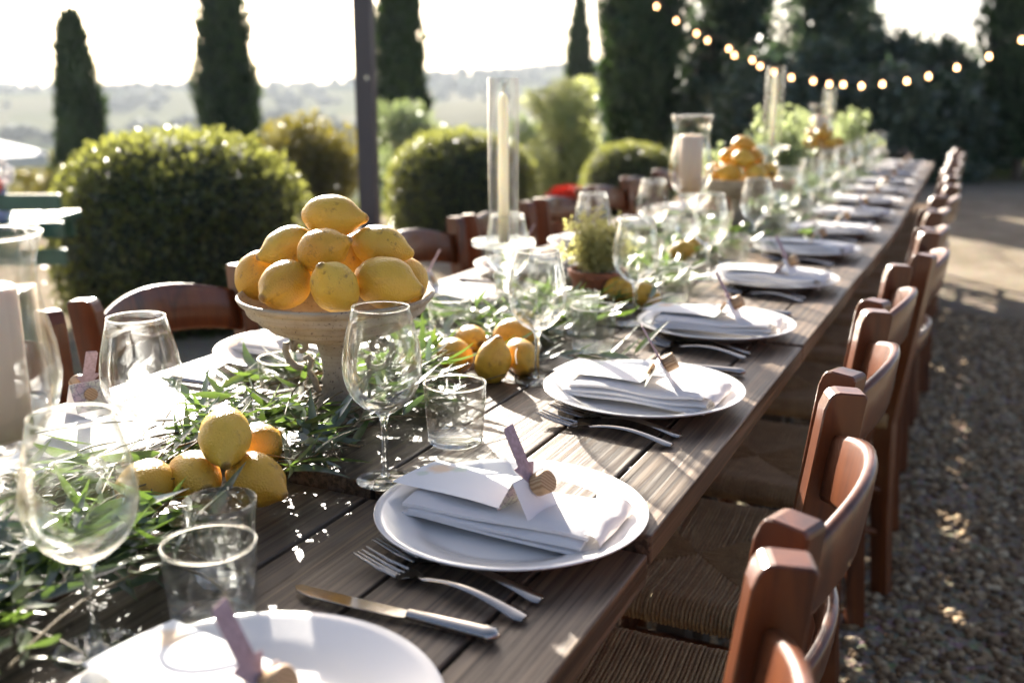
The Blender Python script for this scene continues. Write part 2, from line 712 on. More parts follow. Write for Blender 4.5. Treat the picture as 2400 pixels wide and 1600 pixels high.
M = dict(
    wood=m_planks(), chair=m_chair(), rush=m_rush(), lemon=m_lemon(),
    thin=m_thin_glass(clear=.90, edge=.15), tube=m_thin_glass('clear_tube_glass', .93, .25), solid=m_solid_glass(), rimglass=m_solid_glass('rim_glass', .0), crystal=m_solid_glass("crystal_glass", .45),
    ground=m_ground(), pebble=m_stone_bits(), stoneware=m_stoneware(), map=m_map(), menu=m_menu(), cork=m_cork(), linen=m_cloth(),
    china=simple("white_china", (.77, .745, .71), 0.16, spec=0.5, coat=0.3),
    paper=simple("white_paper", (.80, .77, .75), 0.75, spec=0.2),
    kraft=simple("mauve_paper", (.36, .255, .27), 0.75, .25, 220, spec=0.2),
    silver=simple("polished_steel", (.43, .40, .365), 0.10, bumpy=.03, metal=1.0),
    wax=simple("ivory_wax", (.90, .86, .77), 0.5, sss=.8, sss_r=(1, .85, .6), sss_s=.03),
    waxtan=simple("tan_wax", (.74, .58, .44), 0.5, sss=.3, sss_r=(1, .6, .4), sss_s=.02),
    wick=simple("cotton_wick", (.6, .55, .46), 0.9),
    terracotta=simple("terracotta", (.30, .10, .045), 0.75, .25, 30, .3, 90),
    soil=simple("potting_soil", (.03, .022, .015), 0.95, bumpy=.6, bscale=200),
    metalpost=simple("painted_steel_post", (.055, .05, .055), 0.5),
    canvas=simple("white_canvas", (.75, .74, .74), 0.8),
    green=simple("green_painted_wood", (.035, .11, .075), 0.35, .2, 14, coat=.3),
    trunk=simple("tree_bark", (.10, .075, .055), 0.9, .3, 8, .6, 20),
    wire=simple("black_cable", (.02, .02, .02), 0.6),
    darkwood=simple("dark_table_frame", (.045, .03, .02), 0.6, .3, 20),
    socket=simple("bulb_socket", (.02, .02, .02), 0.5),
    bulb=m_emit("warm_bulb", (1.0, .47, .20), 5.5),
    lilac=simple("lilac_glaze", (.42, .40, .62), 0.3),
    petalw=simple("white_petal", (.80, .78, .76), 0.7),
    petalr=simple("red_petal", (.75, .07, .02), 0.6),
    garland=m_leaf("willow_leaf", (.028, .046, .016), (.085, .108, .048), (.20, .32, .05), .30, .32, 9.0, gloss=.09),
    garland_bright=m_leaf("fresh_green_leaf", (.05, .10, .02), (.10, .155, .035), (.26, .42, .05), .42, .32, 9.0, gloss=.12),
    twig=simple("olive_twig", (.13, .09, .035), 0.6, .3, 60),
    box=m_leaf("boxwood_leaf", (.010, .023, .007), (.028, .046, .012), (.48, .50, .10), .28, .36, 3.0, gloss=.05),
    boxcore=simple("boxwood_core_fill", (.012, .018, .008), 0.95),  # dark colour of the solid core added inside the domes
    cypress=m_leaf("cypress_spray", (.018, .042, .020), (.046, .080, .034), (.09, .15, .04), .2, .5, 1.2, gloss=.03),
    cypcore=simple("cypress_core_fill", (.010, .022, .014), 0.95),  # dark colour of the solid core added inside the cypress crowns
    olive=m_leaf("olive_tree_leaf", (.10, .13, .075), (.19, .22, .13), (.32, .40, .14), .38, .45, 1.5, gloss=.08),
    lime=m_leaf("sunlit_shrub_leaf", (.06, .10, .018), (.14, .19, .035), (.64, .68, .24), .55, .4, 1.5, gloss=.1),
    yellow=m_leaf("golden_shrub_leaf", (.024, .036, .010), (.085, .078, .014), (.42, .35, .03), .28, .45, 1.5, gloss=.05),
    oak=m_leaf("holm_oak_leaf", (.020, .044, .028), (.065, .100, .060), (.11, .17, .07), .24, .35, .8, gloss=.06),
    moss=m_leaf("yellow_green_herb_leaf", (.22, .22, .08), (.38, .36, .16), (.66, .62, .22), .48, .5, 30.0, gloss=.03),
    herb=m_leaf("pale_herb_leaf", (.15, .20, .08), (.26, .31, .15), (.50, .57, .25), .42, .45, 30.0, gloss=.05),
)

# ------------------------------------------------------------------ the setting: one sheet of ground, the gravel, the haze
def smooth01(x):
    x = np.clip(x, 0, 1)
    return x * x * (3 - 2 * x)


def ground_z(x, y):
    x = np.asarray(x, float)
    y = np.asarray(y, float)
    r = np.hypot(x, y)
    az = np.degrees(np.arctan2(-x, y))                 # degrees to the left of +Y
    side = smooth01((az - 12) / 14) * smooth01((150 - az) / 30)   # the valley side of the terrace
    z = -2.5 * smooth01((r - 10) / 11) * side
    z = z - 34 * smooth01((r - 18) / 260) * (0.25 + .75 * side)
    ridge = 9 + 9 * np.sin(np.radians(az * 3.1 + 40)) + 5 * np.sin(np.radians(az * 7.3 - 60)) + 2 * np.sin(np.radians(az * 17 + 10))
    hill = (44 + ridge) * smooth01((r - 330) / 1150)
    roll = 5 * np.sin(r / 70 + az / 9) * smooth01((r - 260) / 200) * smooth01((1500 - r) / 400)
    far = -60 * smooth01((r - 1500) / 900)
    return z + hill + roll + far


rs = np.concatenate([np.linspace(0.0, 20, 41)[1:], np.geomspace(21, 2400, 90)])
na = 220
ang = np.linspace(0, 2 * np.pi, na, endpoint=False)
rr, aa = np.meshgrid(rs, ang, indexing='ij')
gx, gy = rr * np.sin(aa), rr * np.cos(aa)
gz = ground_z(gx, gy)
V = np.stack([gx.ravel(), gy.ravel(), gz.ravel()], 1)
V = np.vstack([V, [[0, 0, 0]]])
i, j = np.meshgrid(np.arange(len(rs) - 1), np.arange(na), indexing='ij')
j2 = (j + 1) % na
F = np.stack([i * na + j, i * na + j2, (i + 1) * na + j2, (i + 1) * na + j], -1).reshape(-1, 4)
me = mesh_np("ground", V, F, M['ground'], True)
bm = bmesh.new()
bm.from_mesh(me)
bm.verts.ensure_lookup_table()
for k in range(na):
    bm.faces.new((bm.verts[len(V) - 1], bm.verts[(k + 1) % na], bm.verts[k])).smooth = True
bmesh.ops.recalc_face_normals(bm, faces=bm.faces)
bm.to_mesh(me)
bm.free()
put("ground", me, kind='structure')


def ico_stones(xy, size, seed):
    r = np.random.default_rng(seed)
    t = (1 + 5 ** .5) / 2
    iv = np.array([(-1, t, 0), (1, t, 0), (-1, -t, 0), (1, -t, 0), (0, -1, t), (0, 1, t), (0, -1, -t), (0, 1, -t), (t, 0, -1), (t, 0, 1), (-t, 0, -1), (-t, 0, 1)]) / math.hypot(1, t)
    fi = np.array([(0, 11, 5), (0, 5, 1), (0, 1, 7), (0, 7, 10), (0, 10, 11), (1, 5, 9), (5, 11, 4), (11, 10, 2), (10, 7, 6), (7, 1, 8), (3, 9, 4), (3, 4, 2), (3, 2, 6), (3, 6, 8), (3, 8, 9), (4, 9, 5), (2, 4, 11), (6, 2, 10), (8, 6, 7), (9, 8, 1)])
    n = len(xy)
    sc = size * (.6 + .8 * r.random((n, 1, 1))) * np.stack([.8 + .5 * r.random(n), .8 + .5 * r.random(n), .45 + .3 * r.random(n)], -1)[:, None, :]
    P = iv[None] * (1 + .18 * r.standard_normal((n, 12, 1))) * sc
    a = r.random(n) * 2 * np.pi
    ca, sa = np.cos(a)[:, None], np.sin(a)[:, None]
    X = P[..., 0] * ca - P[..., 1] * sa + xy[:, :1]
    Y = P[..., 0] * sa + P[..., 1] * ca + xy[:, 1:]
    Z = P[..., 2] + size * .25 * (r.random((n, 1)) + .2)
    Vv = np.stack([X, Y, Z], -1).reshape(-1, 3)
    Ff = (fi[None] + 12 * np.arange(n)[:, None, None]).reshape(-1, 3)
    return Vv, Ff


n1, n2 = 15000, 9000
xy1 = np.stack([RNG.uniform(-.75, .75, n1), 1.3 + 4.7 * RNG.random(n1) ** 1.15], 1)
xy2 = np.stack([RNG.uniform(-2.6, -.9, n2), RNG.uniform(.9, 4.0, n2)], 1)
V1, F1 = ico_stones(xy1, .0105, 3)
V2, F2 = ico_stones(xy2, .0125, 4)
put("gravel", mesh_np("gravel", np.vstack([V1, V2]), np.vstack([F1, F2 + len(V1)]), M['pebble']), kind='stuff',
    label="loose tan gravel lying over the ground around the chairs", cat="gravel")

rw = np.random.default_rng(77)
Vw, Fw, offw = [], [], 0
for az0, azs, r0, rspread, cnt in ((52, 4.0, 1330, 60, 90), (47, 2.0, 1200, 40, 40), (40, 5, 1000, 30, 60), (33, 6, 1250, 40, 70), (25, 5, 1150, 60, 90), (20, 4, 900, 30, 40), (44, 8, 700, 20, 50), (28, 7, 620, 25, 50), (36, 10, 500, 20, 40)):
    azv = np.radians(az0 + azs * rw.standard_normal(cnt))
    rv = r0 + rspread * rw.standard_normal(cnt) + 60 * np.sin(azv * 20)
    xv, yv = -rv * np.sin(azv), rv * np.cos(azv)
    Vk, Fk = ico_stones(np.stack([xv, yv], 1), 5.5, int(r0))
    Vk[:, 2] = Vk[:, 2] * 1.5 + np.repeat(ground_z(xv, yv), 12) + 1.5
    Vw.append(Vk)
    Fw.append(Fk + offw)
    offw += len(Vk)
put("far_woods", mesh_np("far_woods", np.vstack(Vw), np.vstack(Fw), simple("far_tree_green", (.022, .036, .02), 1.0)), kind='stuff', label="dark rows of distant trees across the hazy hills", cat="woods")

# ------------------------------------------------------------------ foliage builders
def rhombi(P, D, N, L, Wd):
    """One small leaf (a kite of four corners) at every point."""
    D = D / np.linalg.norm(D, axis=1, keepdims=True)
    Sx = np.cross(D, N)
    Sx /= np.linalg.norm(Sx, axis=1, keepdims=True) + 1e-9
    L = np.asarray(L).reshape(-1, 1)
    Wd = np.asarray(Wd).reshape(-1, 1)
    up = np.cross(Sx, D)
    a = P
    b = P + D * L * .45 + Sx * Wd * .5 + up * L * .06
    c = P + D * L
    d = P + D * L * .45 - Sx * Wd * .5 + up * L * .06
    V = np.stack([a, b, c, d], 1).reshape(-1, 3)
    F = np.arange(len(P) * 4).reshape(-1, 4)
    return V, F


def rand_dirs(r, n):
    v = r.standard_normal((n, 3))
    return v / np.linalg.norm(v, axis=1, keepdims=True)


def lathe_np(prof, n, wob=None):
    mb = MB().lathe(prof, n, wob=wob)
    return np.array(mb.v), mb.f


def trunk_mesh(name, h, r0, r1, limbs, r, lean=.02):
    mb = MB()
    pts = [(lean * h * math.sin(2.2 * t), lean * h * math.cos(1.7 * t) - lean * h, h * t) for t in np.linspace(0, 1, 8)]
    mb.tube(pts, list(np.linspace(r0, r1, 8)), 9)
    for (p, q, ra) in limbs:
        p, q = Vector(p), Vector(q)
        m = (p + q) / 2 + Vector((0, 0, -.08 * (q - p).length))
        mb.tube([p, m, q], [ra, ra * .7, ra * .3], 6)
    return mb.mesh(name, M['trunk'], True)


def cypress(base, height, radius, n, seed, label, leaf=.16, mat='cypress', taper=.55, bulge=.35):
    r = np.random.default_rng(seed)
    root = thing("cypress_tree", base, 0, label, "cypress", "cypress trees around the terrace")
    ph = r.random(6) * 6.28

    def prof(t):
        t = np.asarray(t)
        up = np.clip((1 - t) / (1 - bulge), 0, 1) ** taper
        dn = np.clip(.55 + .45 * t / bulge, 0, 1)
        return radius * np.minimum(up, dn)

    def lump(a, z):
        return .10 * np.sin(3 * a + ph[0] + z * 1.7) + .08 * np.sin(5 * a + ph[1] - z * 2.3) + .07 * np.sin(2 * a + ph[2] + z * 4.1) + .06 * np.sin(9 * a + z * 7 + ph[3])
    ts = np.linspace(0, 1, 26)
    h0 = height * .05
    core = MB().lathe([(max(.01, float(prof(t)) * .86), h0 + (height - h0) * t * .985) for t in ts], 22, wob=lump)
    t = r.random(n) ** 1.15
    a = r.random(n) * 2 * np.pi
    z = h0 + (height - h0) * t
    R = prof(t) * (1 + lump(a, z)) * (.84 + .2 * r.random(n))
    P = np.stack([R * np.cos(a), R * np.sin(a), z], 1)
    out = np.stack([np.cos(a), np.sin(a), np.zeros(n)], 1)
    D = out * .35 + np.array([0, 0, 1.0]) + .35 * r.standard_normal((n, 3))
    N = out + .5 * r.standard_normal((n, 3))
    V, F = rhombi(P, D, N, leaf * (.6 + .9 * r.random(n)), leaf * .42 * (.6 + .8 * r.random(n)))
    put("trunk", trunk_mesh("cypress_trunk", height * .3, radius * .14, radius * .09, [], r), root)
    cr = put("crown", mesh_np("cypress_crown", V, F, M[mat]), root)
    put("light_block_core", core.mesh("cypress_core", M['cypcore'], True), cr)  # solid dark core added inside the crown to block light
    return root


def dome_hedge(base, rx, h, n, seed, label, leaf=.034):
    r = np.random.default_rng(seed)
    root = thing("dome_hedge", base, 0, label, "hedge", "clipped boxwood domes behind the table")
    ph = r.random(6) * 6.28

    def shape(th, a):            # th: 0 at top, pi/2 at the widest, then straight down
        e = .84
        ct, st = np.cos(th), np.sin(th)
        rad = rx * np.abs(st) ** e
        z = h * .42 + h * .58 * np.sign(ct) * np.abs(ct) ** e
        lump = 1 + .022 * np.sin(4 * a + ph[0]) + .020 * np.sin(7 * a + ph[1] + 3 * th) + .018 * np.sin(11 * a + ph[2] - 5 * th) + .012 * np.sin(19 * a + ph[3] + 9 * th)
        return rad * lump, z
    th = np.arccos(1 - 1.72 * r.random(n))
    a = r.random(n) * 2 * np.pi
    rad, z = shape(th, a)
    k = .93 + .09 * r.random(n) ** .7 + .05 * (r.random(n) > .94)
    nrm = np.stack([np.sin(th) * np.cos(a), np.sin(th) * np.sin(a), np.cos(th)], 1)
    P = np.stack([rad * np.cos(a), rad * np.sin(a), z], 1) * 1.0
    P = P - nrm * ((1 - k) * rx)[:, None]
    P[:, 2] = np.maximum(P[:, 2], .02)
    ns_ = n // 14
    cl = r.integers(0, n, ns_ // 9 + 1)
    pick = cl[r.integers(0, len(cl), ns_)]
    P[:ns_] = P[pick] + nrm[pick] * (.055 * r.random((ns_, 1))) + .010 * r.standard_normal((ns_, 3))
    D = nrm * .8 + .8 * r.standard_normal((n, 3))
    V, F = rhombi(P, D, nrm + .8 * r.standard_normal((n, 3)), leaf * (.6 + .8 * r.random(n)), leaf * .6 * (.7 + .6 * r.random(n)))
    cr = put("crown", mesh_np("hedge_crown", V, F, M['box']), root)
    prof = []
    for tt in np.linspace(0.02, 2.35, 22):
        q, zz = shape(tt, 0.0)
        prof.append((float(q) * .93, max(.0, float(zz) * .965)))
    put("light_block_core", MB().lathe(prof, 36).mesh("hedge_core", M['boxcore'], True), cr)  # closed dark shell added under the leaves so no light passes through
    put("trunk", trunk_mesh("hedge_trunk", h * .5, .06, .04, [], r), root)
    return root


def blob_tree(name, base, blobs, n, leaf, mat, seed, label, cat, group=None, trunk_h=None, trunk_r=.12, wide=.5, fill=.5):
    """Tree or shrub: leaves through several overlapping lobes; gaps are left between them."""
    r = np.random.default_rng(seed)
    root = thing(name, base, 0, label, cat, group)
    B = np.array([b[:3] for b in blobs], float)
    Rb = np.array([b[3:6] for b in blobs], float)
    w = Rb.prod(1) ** .66
    idx = r.choice(len(B), n, p=w / w.sum())
    dirs = rand_dirs(r, n)
    q = fill + (1 - fill) * r.random(n) ** .5
    q *= 1 + .14 * np.sin(dirs[:, 0] * 7 + idx) * np.sin(dirs[:, 2] * 6 + idx * 2)
    P = B[idx] + dirs * Rb[idx] * q[:, None]
    P += .06 * Rb[idx] * r.standard_normal((n, 3))
    P[:, 2] = np.maximum(P[:, 2], .03)
    D = dirs * .5 + .8 * r.standard_normal((n, 3))
    N = dirs + .9 * r.standard_normal((n, 3))
    V, F = rhombi(P, D, N, leaf * (.6 + .8 * r.random(n)), leaf * wide * (.7 + .6 * r.random(n)))
    cr = put("crown", mesh_np(name + "_crown", V, F, M[mat]), root)
    th = trunk_h or max(b[2] for b in blobs) * .7
    limbs = [((0, 0, th * (.35 + .5 * r.random())), tuple(b[:3]), trunk_r * .45) for b in blobs[:10]]
    put("trunk", trunk_mesh(name + "_trunk", th, trunk_r, trunk_r * .5, limbs, r), root)
    return root


def on_ground(u, d, v=222):
    p = PX(u, v, d)
    return Vector((p.x, p.y, float(ground_z(p.x, p.y))))


# ---- clipped domes
h1 = on_ground(405, 5.25)
dome_hedge(h1, .66, 1.0, 15000, 21, "large clipped boxwood dome hedge behind the lemon bowl, its top rim sunlit")
h2 = on_ground(1078, 8.3)
dome_hedge(h2, .62, .90, 11000, 22, "clipped boxwood dome hedge behind the tall glass candle tube", .036)
h3 = on_ground(1480, 10.0)
dome_hedge(h3, .46, .72, 8000, 23, "small low boxwood dome peeking over the far chair backs", .034)

# ---- cypresses
def cyp(u, d, vtop, wpx, n, seed, label, **k):
    b = on_ground(u, d)
    top = CAM_Z + (222 - vtop) / FPX * d * 1.03
    return cypress(b, top - b.z, wpx / FPX * d / 2, n, seed, label, **k)


cyp(182, 24, 50, 112, 5200, 31, "lone dark cypress standing beyond the white parasol", leaf=.22, taper=.42, bulge=.35)
cyp(532, 26, -210, 138, 7000, 32, "tall cypress rising directly behind the large clipped dome hedge", leaf=.24, taper=.62)
cyp(938, 24, -260, 118, 7000, 33, "tall cypress just beside the dark steel post", leaf=.24, taper=.55)
cyp(1356, 40, 3, 76, 4200, 34, "small far pointed cypress above the sunlit green shrub", leaf=.3, taper=.75)
cyp(1497, 16, -520, 186, 11000, 35, "broad tall dark cypress behind the hurricane candle glass", leaf=.17, taper=.5)
cyp(2405, 14, -600, 200, 10000, 36, "dark cypress at the picture edge behind the gravel, one side sunlit", leaf=.16, taper=.45)

# ---- shrubs and trees
def blobs(r, n, c, s, rad):
    r = np.random.default_rng(r)
    out = []
    for _ in range(n):
        p = np.array(c) + (r.random(3) * 2 - 1) * np.array(s)
        q = np.array(rad) * (.6 + .7 * r.random(3))
        out.append((*p, *q))
    return out


b = on_ground(745, 12)
blob_tree("golden_shrub", b, blobs(1, 10, (0, 0, .68 - b.z * .5), (.36, .36, .30), (.26, .26, .24)) + blobs(2, 10, (0, 0, .45), (.42, .42, .40), (.30, .30, .36)), 9000, .07, 'yellow', 41,
          "olive-gold shrub between the large dome hedge and steel post", "shrub")
b = on_ground(955, 13)
blob_tree("olive_shrub", b, blobs(3, 9, (0, 0, 1.20), (.30, .30, .45), (.26, .26, .26)) + blobs(4, 4, (0, 0, .7), (.3, .3, .5), (.3, .3, .4)), 5500, .08, 'olive', 42,
          "pale grey-green olive shrub just right of the steel post", "shrub", wide=.35)
b = on_ground(1315, 14)
blob_tree("green_shrub", b, blobs(5, 16, (0, 0, 1.0 - b.z * .7), (.46, .46, .55), (.27, .27, .24)) + blobs(6, 10, (0, 0, .55), (.5, .5, .5), (.36, .36, .4)), 12000, .085, 'lime', 43,
          "bright sunlit green shrub with loose leaves before the broad dark cypress", "shrub")
b = on_ground(1255, 22)
blob_tree("green_shrub", b, blobs(7, 10, (0, 0, 2.3), (.5, .5, .7), (.35, .35, .35)), 4500, .11, 'olive', 44,
          "hazy pale green shrub beyond the glass candle tube", "shrub")
b = on_ground(100, 26)
blob_tree("golden_shrub", b, blobs(8, 8, (0, 0, 1.7), (.8, .5, .4), (.4, .4, .35)), 3000, .11, 'yellow', 45,
          "low yellow-green bush beside the white parasol", "shrub")
DT = [
    (1655, 17, -260, 140, "tall dark evergreen tree directly behind the near end of the string lights"),
    (1735, 20, -40, 100, "dark evergreen tree between the two tallest trees, sky showing beside it"),
    (1905, 17, -190, 140, "tall dark evergreen tree with pale gaps above the glass candle tubes"),
    (2005, 18, 20, 125, "dark evergreen tree sloping down towards the open patch of sky"),
    (2105, 16, 105, 135, "rounded dark evergreen tree behind the middle of the string lights"),
    (2205, 15, 125, 130, "low dark evergreen tree behind the far end of the chair row"),
    (2300, 17, 140, 115, "dark evergreen tree tucked against the edge cypress"),
    (1800, 14, 150, 150, "low dense dark shrub under the tall evergreens behind the lemons"),
    (1950, 15, 130, 150, "broad dark shrub filling the gap beneath the tall evergreens"),
    (2060, 14, 190, 160, "low dense dark shrub under the string lights at the table end"),
    (2240, 14, 215, 140, "low dense dark shrub bordering the gravel beyond the last chairs"),
]
for k, (u, d, vt, hw, lab) in enumerate(DT):
    b = on_ground(u, d)
    top = CAM_Z + (222 - vt) / FPX * d
    w = hw / FPX * d
    hh = top - b.z
    bl = []
    r = np.random.default_rng(60 + k)
    nb = 16
    for q in range(nb):
        t = (q + .5) / nb
        wid = w * (1.0 if t < .7 else 1.0 - .6 * (t - .7) / .3)
        a = r.random() * 6.28
        off = wid * .55 * math.sqrt(r.random())
        s = wid * (.42 + .3 * r.random())
        bl.append((off * math.cos(a), off * math.sin(a), hh * (.06 + .90 * t), s, s, s * 1.05 * (.8 + .5 * r.random())))
    blob_tree("evergreen_tree", b, bl, 10500 if vt < 100 else 9000, .16, 'oak', 80 + k, lab, "tree", "dark evergreen trees beyond the gravel", trunk_r=.14, fill=.25)

# ------------------------------------------------------------------ post, string lights, parasol, garden tables, planter
pb = on_ground(858, 5.0)
post = thing("steel_post", pb, math.radians(18), "dark square steel post standing between the hedges and chairs", "post")
put("shaft", MB().box((0, 0, 1.6), (.092, .092, 3.2)).mesh("post_shaft", M['metalpost'], bevel=.006), post)
put("base_plate", MB().box((0, 0, .008), (.2, .2, .016)).mesh("post_plate", M['metalpost'], bevel=.003), post)
put("bolt", MB().lathe([(.0, .002), (.011, .002), (.011, -.004), (0, -.004)], 10).mesh("post_bolt", M['silver']), post, (.02, -.047, 1.28), (math.pi / 2, 0, 0))

DSC = 1.0204
bul = [(1508, 13), (1553, 46), (1600, 75), (1625, 91), (1674, 110), (1687, 125), (1728, 136), (1746, 150), (1778, 163), (1818, 176), (1868, 184), (1905, 191), (1937, 192), (1979, 195), (2027, 191),
       (2083, 184), (2133, 173), (2198, 153), (2272, 127), (2347, 90)]
nB = len(bul)
pts = [PX(u * DSC, v * DSC, 12.5 - 2.5 * k / (nB - 1)) for k, (u, v) in enumerate(bul)]
ext0 = PX(1300 * DSC, -180 * DSC, 13.2)
ext1 = PX(2520 * DSC, -10 * DSC, 9.4)
strl = thing("string_lights", pts[nB // 2] - Vector((0, 0, .1)), 0, "string of glowing warm bulbs sagging in front of the dark trees", "string lights")
o0 = strl.location
line = [p + Vector((0, 0, .06)) for p in [ext0] + pts + [ext1]]
put("cable", MB().tube([p - o0 for p in line], .006, 6).mesh("cable", M['wire'], True), strl)
bulb_me = MB().lathe([(.0, -.034), (.008, -.032), (.014, -.025), (.016, -.017), (.014, -.007), (.010, .004), (.009, .012)], 12).mesh("bulb", M['bulb'], True)
sock_me = MB().lathe([(.0, .008), (.014, .008), (.014, .05), (.0, .052)], 10).mesh("socket", M['socket'])
for p in pts:
    bo = put("bulb", bulb_me, strl, p - o0)
    put("socket", sock_me, bo)

ub = on_ground(-60, 20)
ut = PX(-60, 372, 20)
par = thing("parasol", ub, math.radians(25), "white canvas parasol seen below the terrace by the hedge", "parasol")
zc = ut.z - ub.z
cv = MB()
ring = 8
Vp = [(0, 0, zc + .42)]
for a in range(ring):
    t = 2 * math.pi * a / ring
    Vp.append((1.3 * math.cos(t), 1.3 * math.sin(t), zc + .06))
for a in range(ring):
    t = 2 * math.pi * a / ring
    Vp.append((1.31 * math.cos(t), 1.31 * math.sin(t), zc - .16))
Fp = [(0, 1 + a, 1 + (a + 1) % ring) for a in range(ring)] + [(1 + a, 1 + ring + a, 1 + ring + (a + 1) % ring, 1 + (a + 1) % ring) for a in range(ring)]
put("canopy", cv.add(Vp, Fp).mesh("parasol_canopy", M['canvas']), par)
put("pole", MB().tube([(0, 0, 0), (0, 0, zc + .45)], .03, 10).mesh("parasol_pole", M['canvas'], True), par)
put("base", MB().lathe([(0, 0), (.3, 0), (.3, .06), (.05, .09), (0, .09)], 20).mesh("parasol_base", M['metalpost'], True), par)

def garden_table(c, rz, label):
    t = thing("slatted_table", c, rz, label, "garden table")       # origin under its end by the hedge
    a_ = MB().box((-.065, 0, 0), (.118, .145, .028)).mesh("table_slat", M['green'], bevel=.004)
    b_ = MB().box((-.58, 0, 0), (.86, .145, .028)).mesh("table_slat", M['green'], bevel=.004)
    for k in range(4):
        put("slat", a_, t, (0, -.24 + k * .16, .735))
        put("slat", b_, t, (0, -.24 + k * .16, .735))
    ap = MB().box((-.5, 0, 0), (.96, .03, .07)).mesh("table_apron", M['green'], bevel=.003)
    for s_ in (-1, 1):
        put("apron", ap, t, (0, s_ * .26, .684))
    cr_ = MB().box((0, 0, 0), (.05, .49, .05)).mesh("table_crossbar", M['green'], bevel=.003)
    for x_ in (-.13, -.9):
        put("crossbar", cr_, t, (x_, 0, .694))
    lg_ = MB().box((0, 0, .345), (.05, .05, .69)).mesh("table_leg", M['green'], bevel=.004)
    for sx in (-.42, -.92):
        for sy in (-1, 1):
            put("leg", lg_, t, (sx, sy * .215, 0))
    return t


yaw = math.atan2(CX.y, CX.x)
pr = QX(122, 512, .75)
garden_table((pr.x, pr.y, 0), yaw + .05, "green slatted garden table glaring white in the sun beside the large hedge")
bp = QX(75, 455, .85)
bn = thing("garden_bench", (bp.x, bp.y, 0), yaw + .05, "dark green wooden bench back beyond the slatted garden table", "bench")
bs = MB().box((0, 0, 0), (1.3, .022, .06)).mesh("bench_slat", M['green'], bevel=.004)
for z in (.62, .72, .82):
    put("back_slat", bs, bn, (-.55, 0, z))
ss = MB().box((0, 0, 0), (1.0, .11, .025)).mesh("bench_seat_slat", M['green'], bevel=.004)
for k in range(3):
    put("seat_slat", ss, bn, (-.70, .08 + k * .13, .43))
lg = MB().box((0, 0, .44), (.05, .045, .88)).mesh("bench_post", M['green'], bevel=.004)
fl = MB().box((0, 0, .21), (.05, .045, .42)).mesh("bench_leg", M['green'], bevel=.004)
for sx in (-1.1, -.22):
    put("back_post", lg, bn, (sx, .036, 0))
    put("leg", fl, bn, (sx, .36, 0))
# flowers in a vase on the garden table
fv = QX(2, 518, .75)
vs = thing("flower_vase", (fv.x, fv.y, .75), 0, "small white and red flowers in a lilac vase on the green table", "vase")
put("body", MB().lathe([(0, 0), (.032, 0), (.042, .03), (.035, .07), (.028, .10), (.034, .115)], 20).mesh("vase_body", M['lilac'], True), vs)
def bloom(R, n, seed, mat):
    r = np.random.default_rng(seed)
    d = rand_dirs(r, n)
    V, F = rhombi(d * R * .75, d + .5 * rand_dirs(r, n), d + .8 * rand_dirs(r, n), np.full(n, R * .5), np.full(n, R * .38))
    return mesh_np("bloom", V, F, M[mat])
put("bloom", bloom(.055, 260, 1, 'petalw'), vs, (0, 0, .175))
put("bloom", bloom(.03, 160, 2, 'petalr'), vs, (.022, -.03, .135))

rp = on_ground(1335, 7.6)
rf = thing("flower_planter", rp, 0, "low planter of orange-red flowers behind the far chairs", "planter")
zt = PX(1335, 452, 7.6).z - rp.z
put("box", MB().lathe([(0, 0), (.15, 0), (.19, zt - .08), (.20, zt - .04), (.185, zt - .04), (.17, zt - .08), (0, zt - .08)], 24).mesh("planter_box", M['terracotta'], True), rf)
r = np.random.default_rng(5)
d = rand_dirs(r, 900)
d[:, 2] = np.abs(d[:, 2])
V, F = rhombi(d * np.array([.17, .17, .08]) * (.5 + .5 * r.random((900, 1))) + np.array([0, 0, zt - .06]), d + .6 * rand_dirs(r, 900), d + .8 * rand_dirs(r, 900), np.full(900, .035), np.full(900, .028))
put("flowers", mesh_np("planter_flowers", V, F, M['petalr']), rf)

# ------------------------------------------------------------------ tables
T_TOP = .75
XL, XR = -1.229, -.284
BEND_Y, BEND = 3.66, .0265


def shift(y):
    return -BEND * max(0.0, y - BEND_Y)


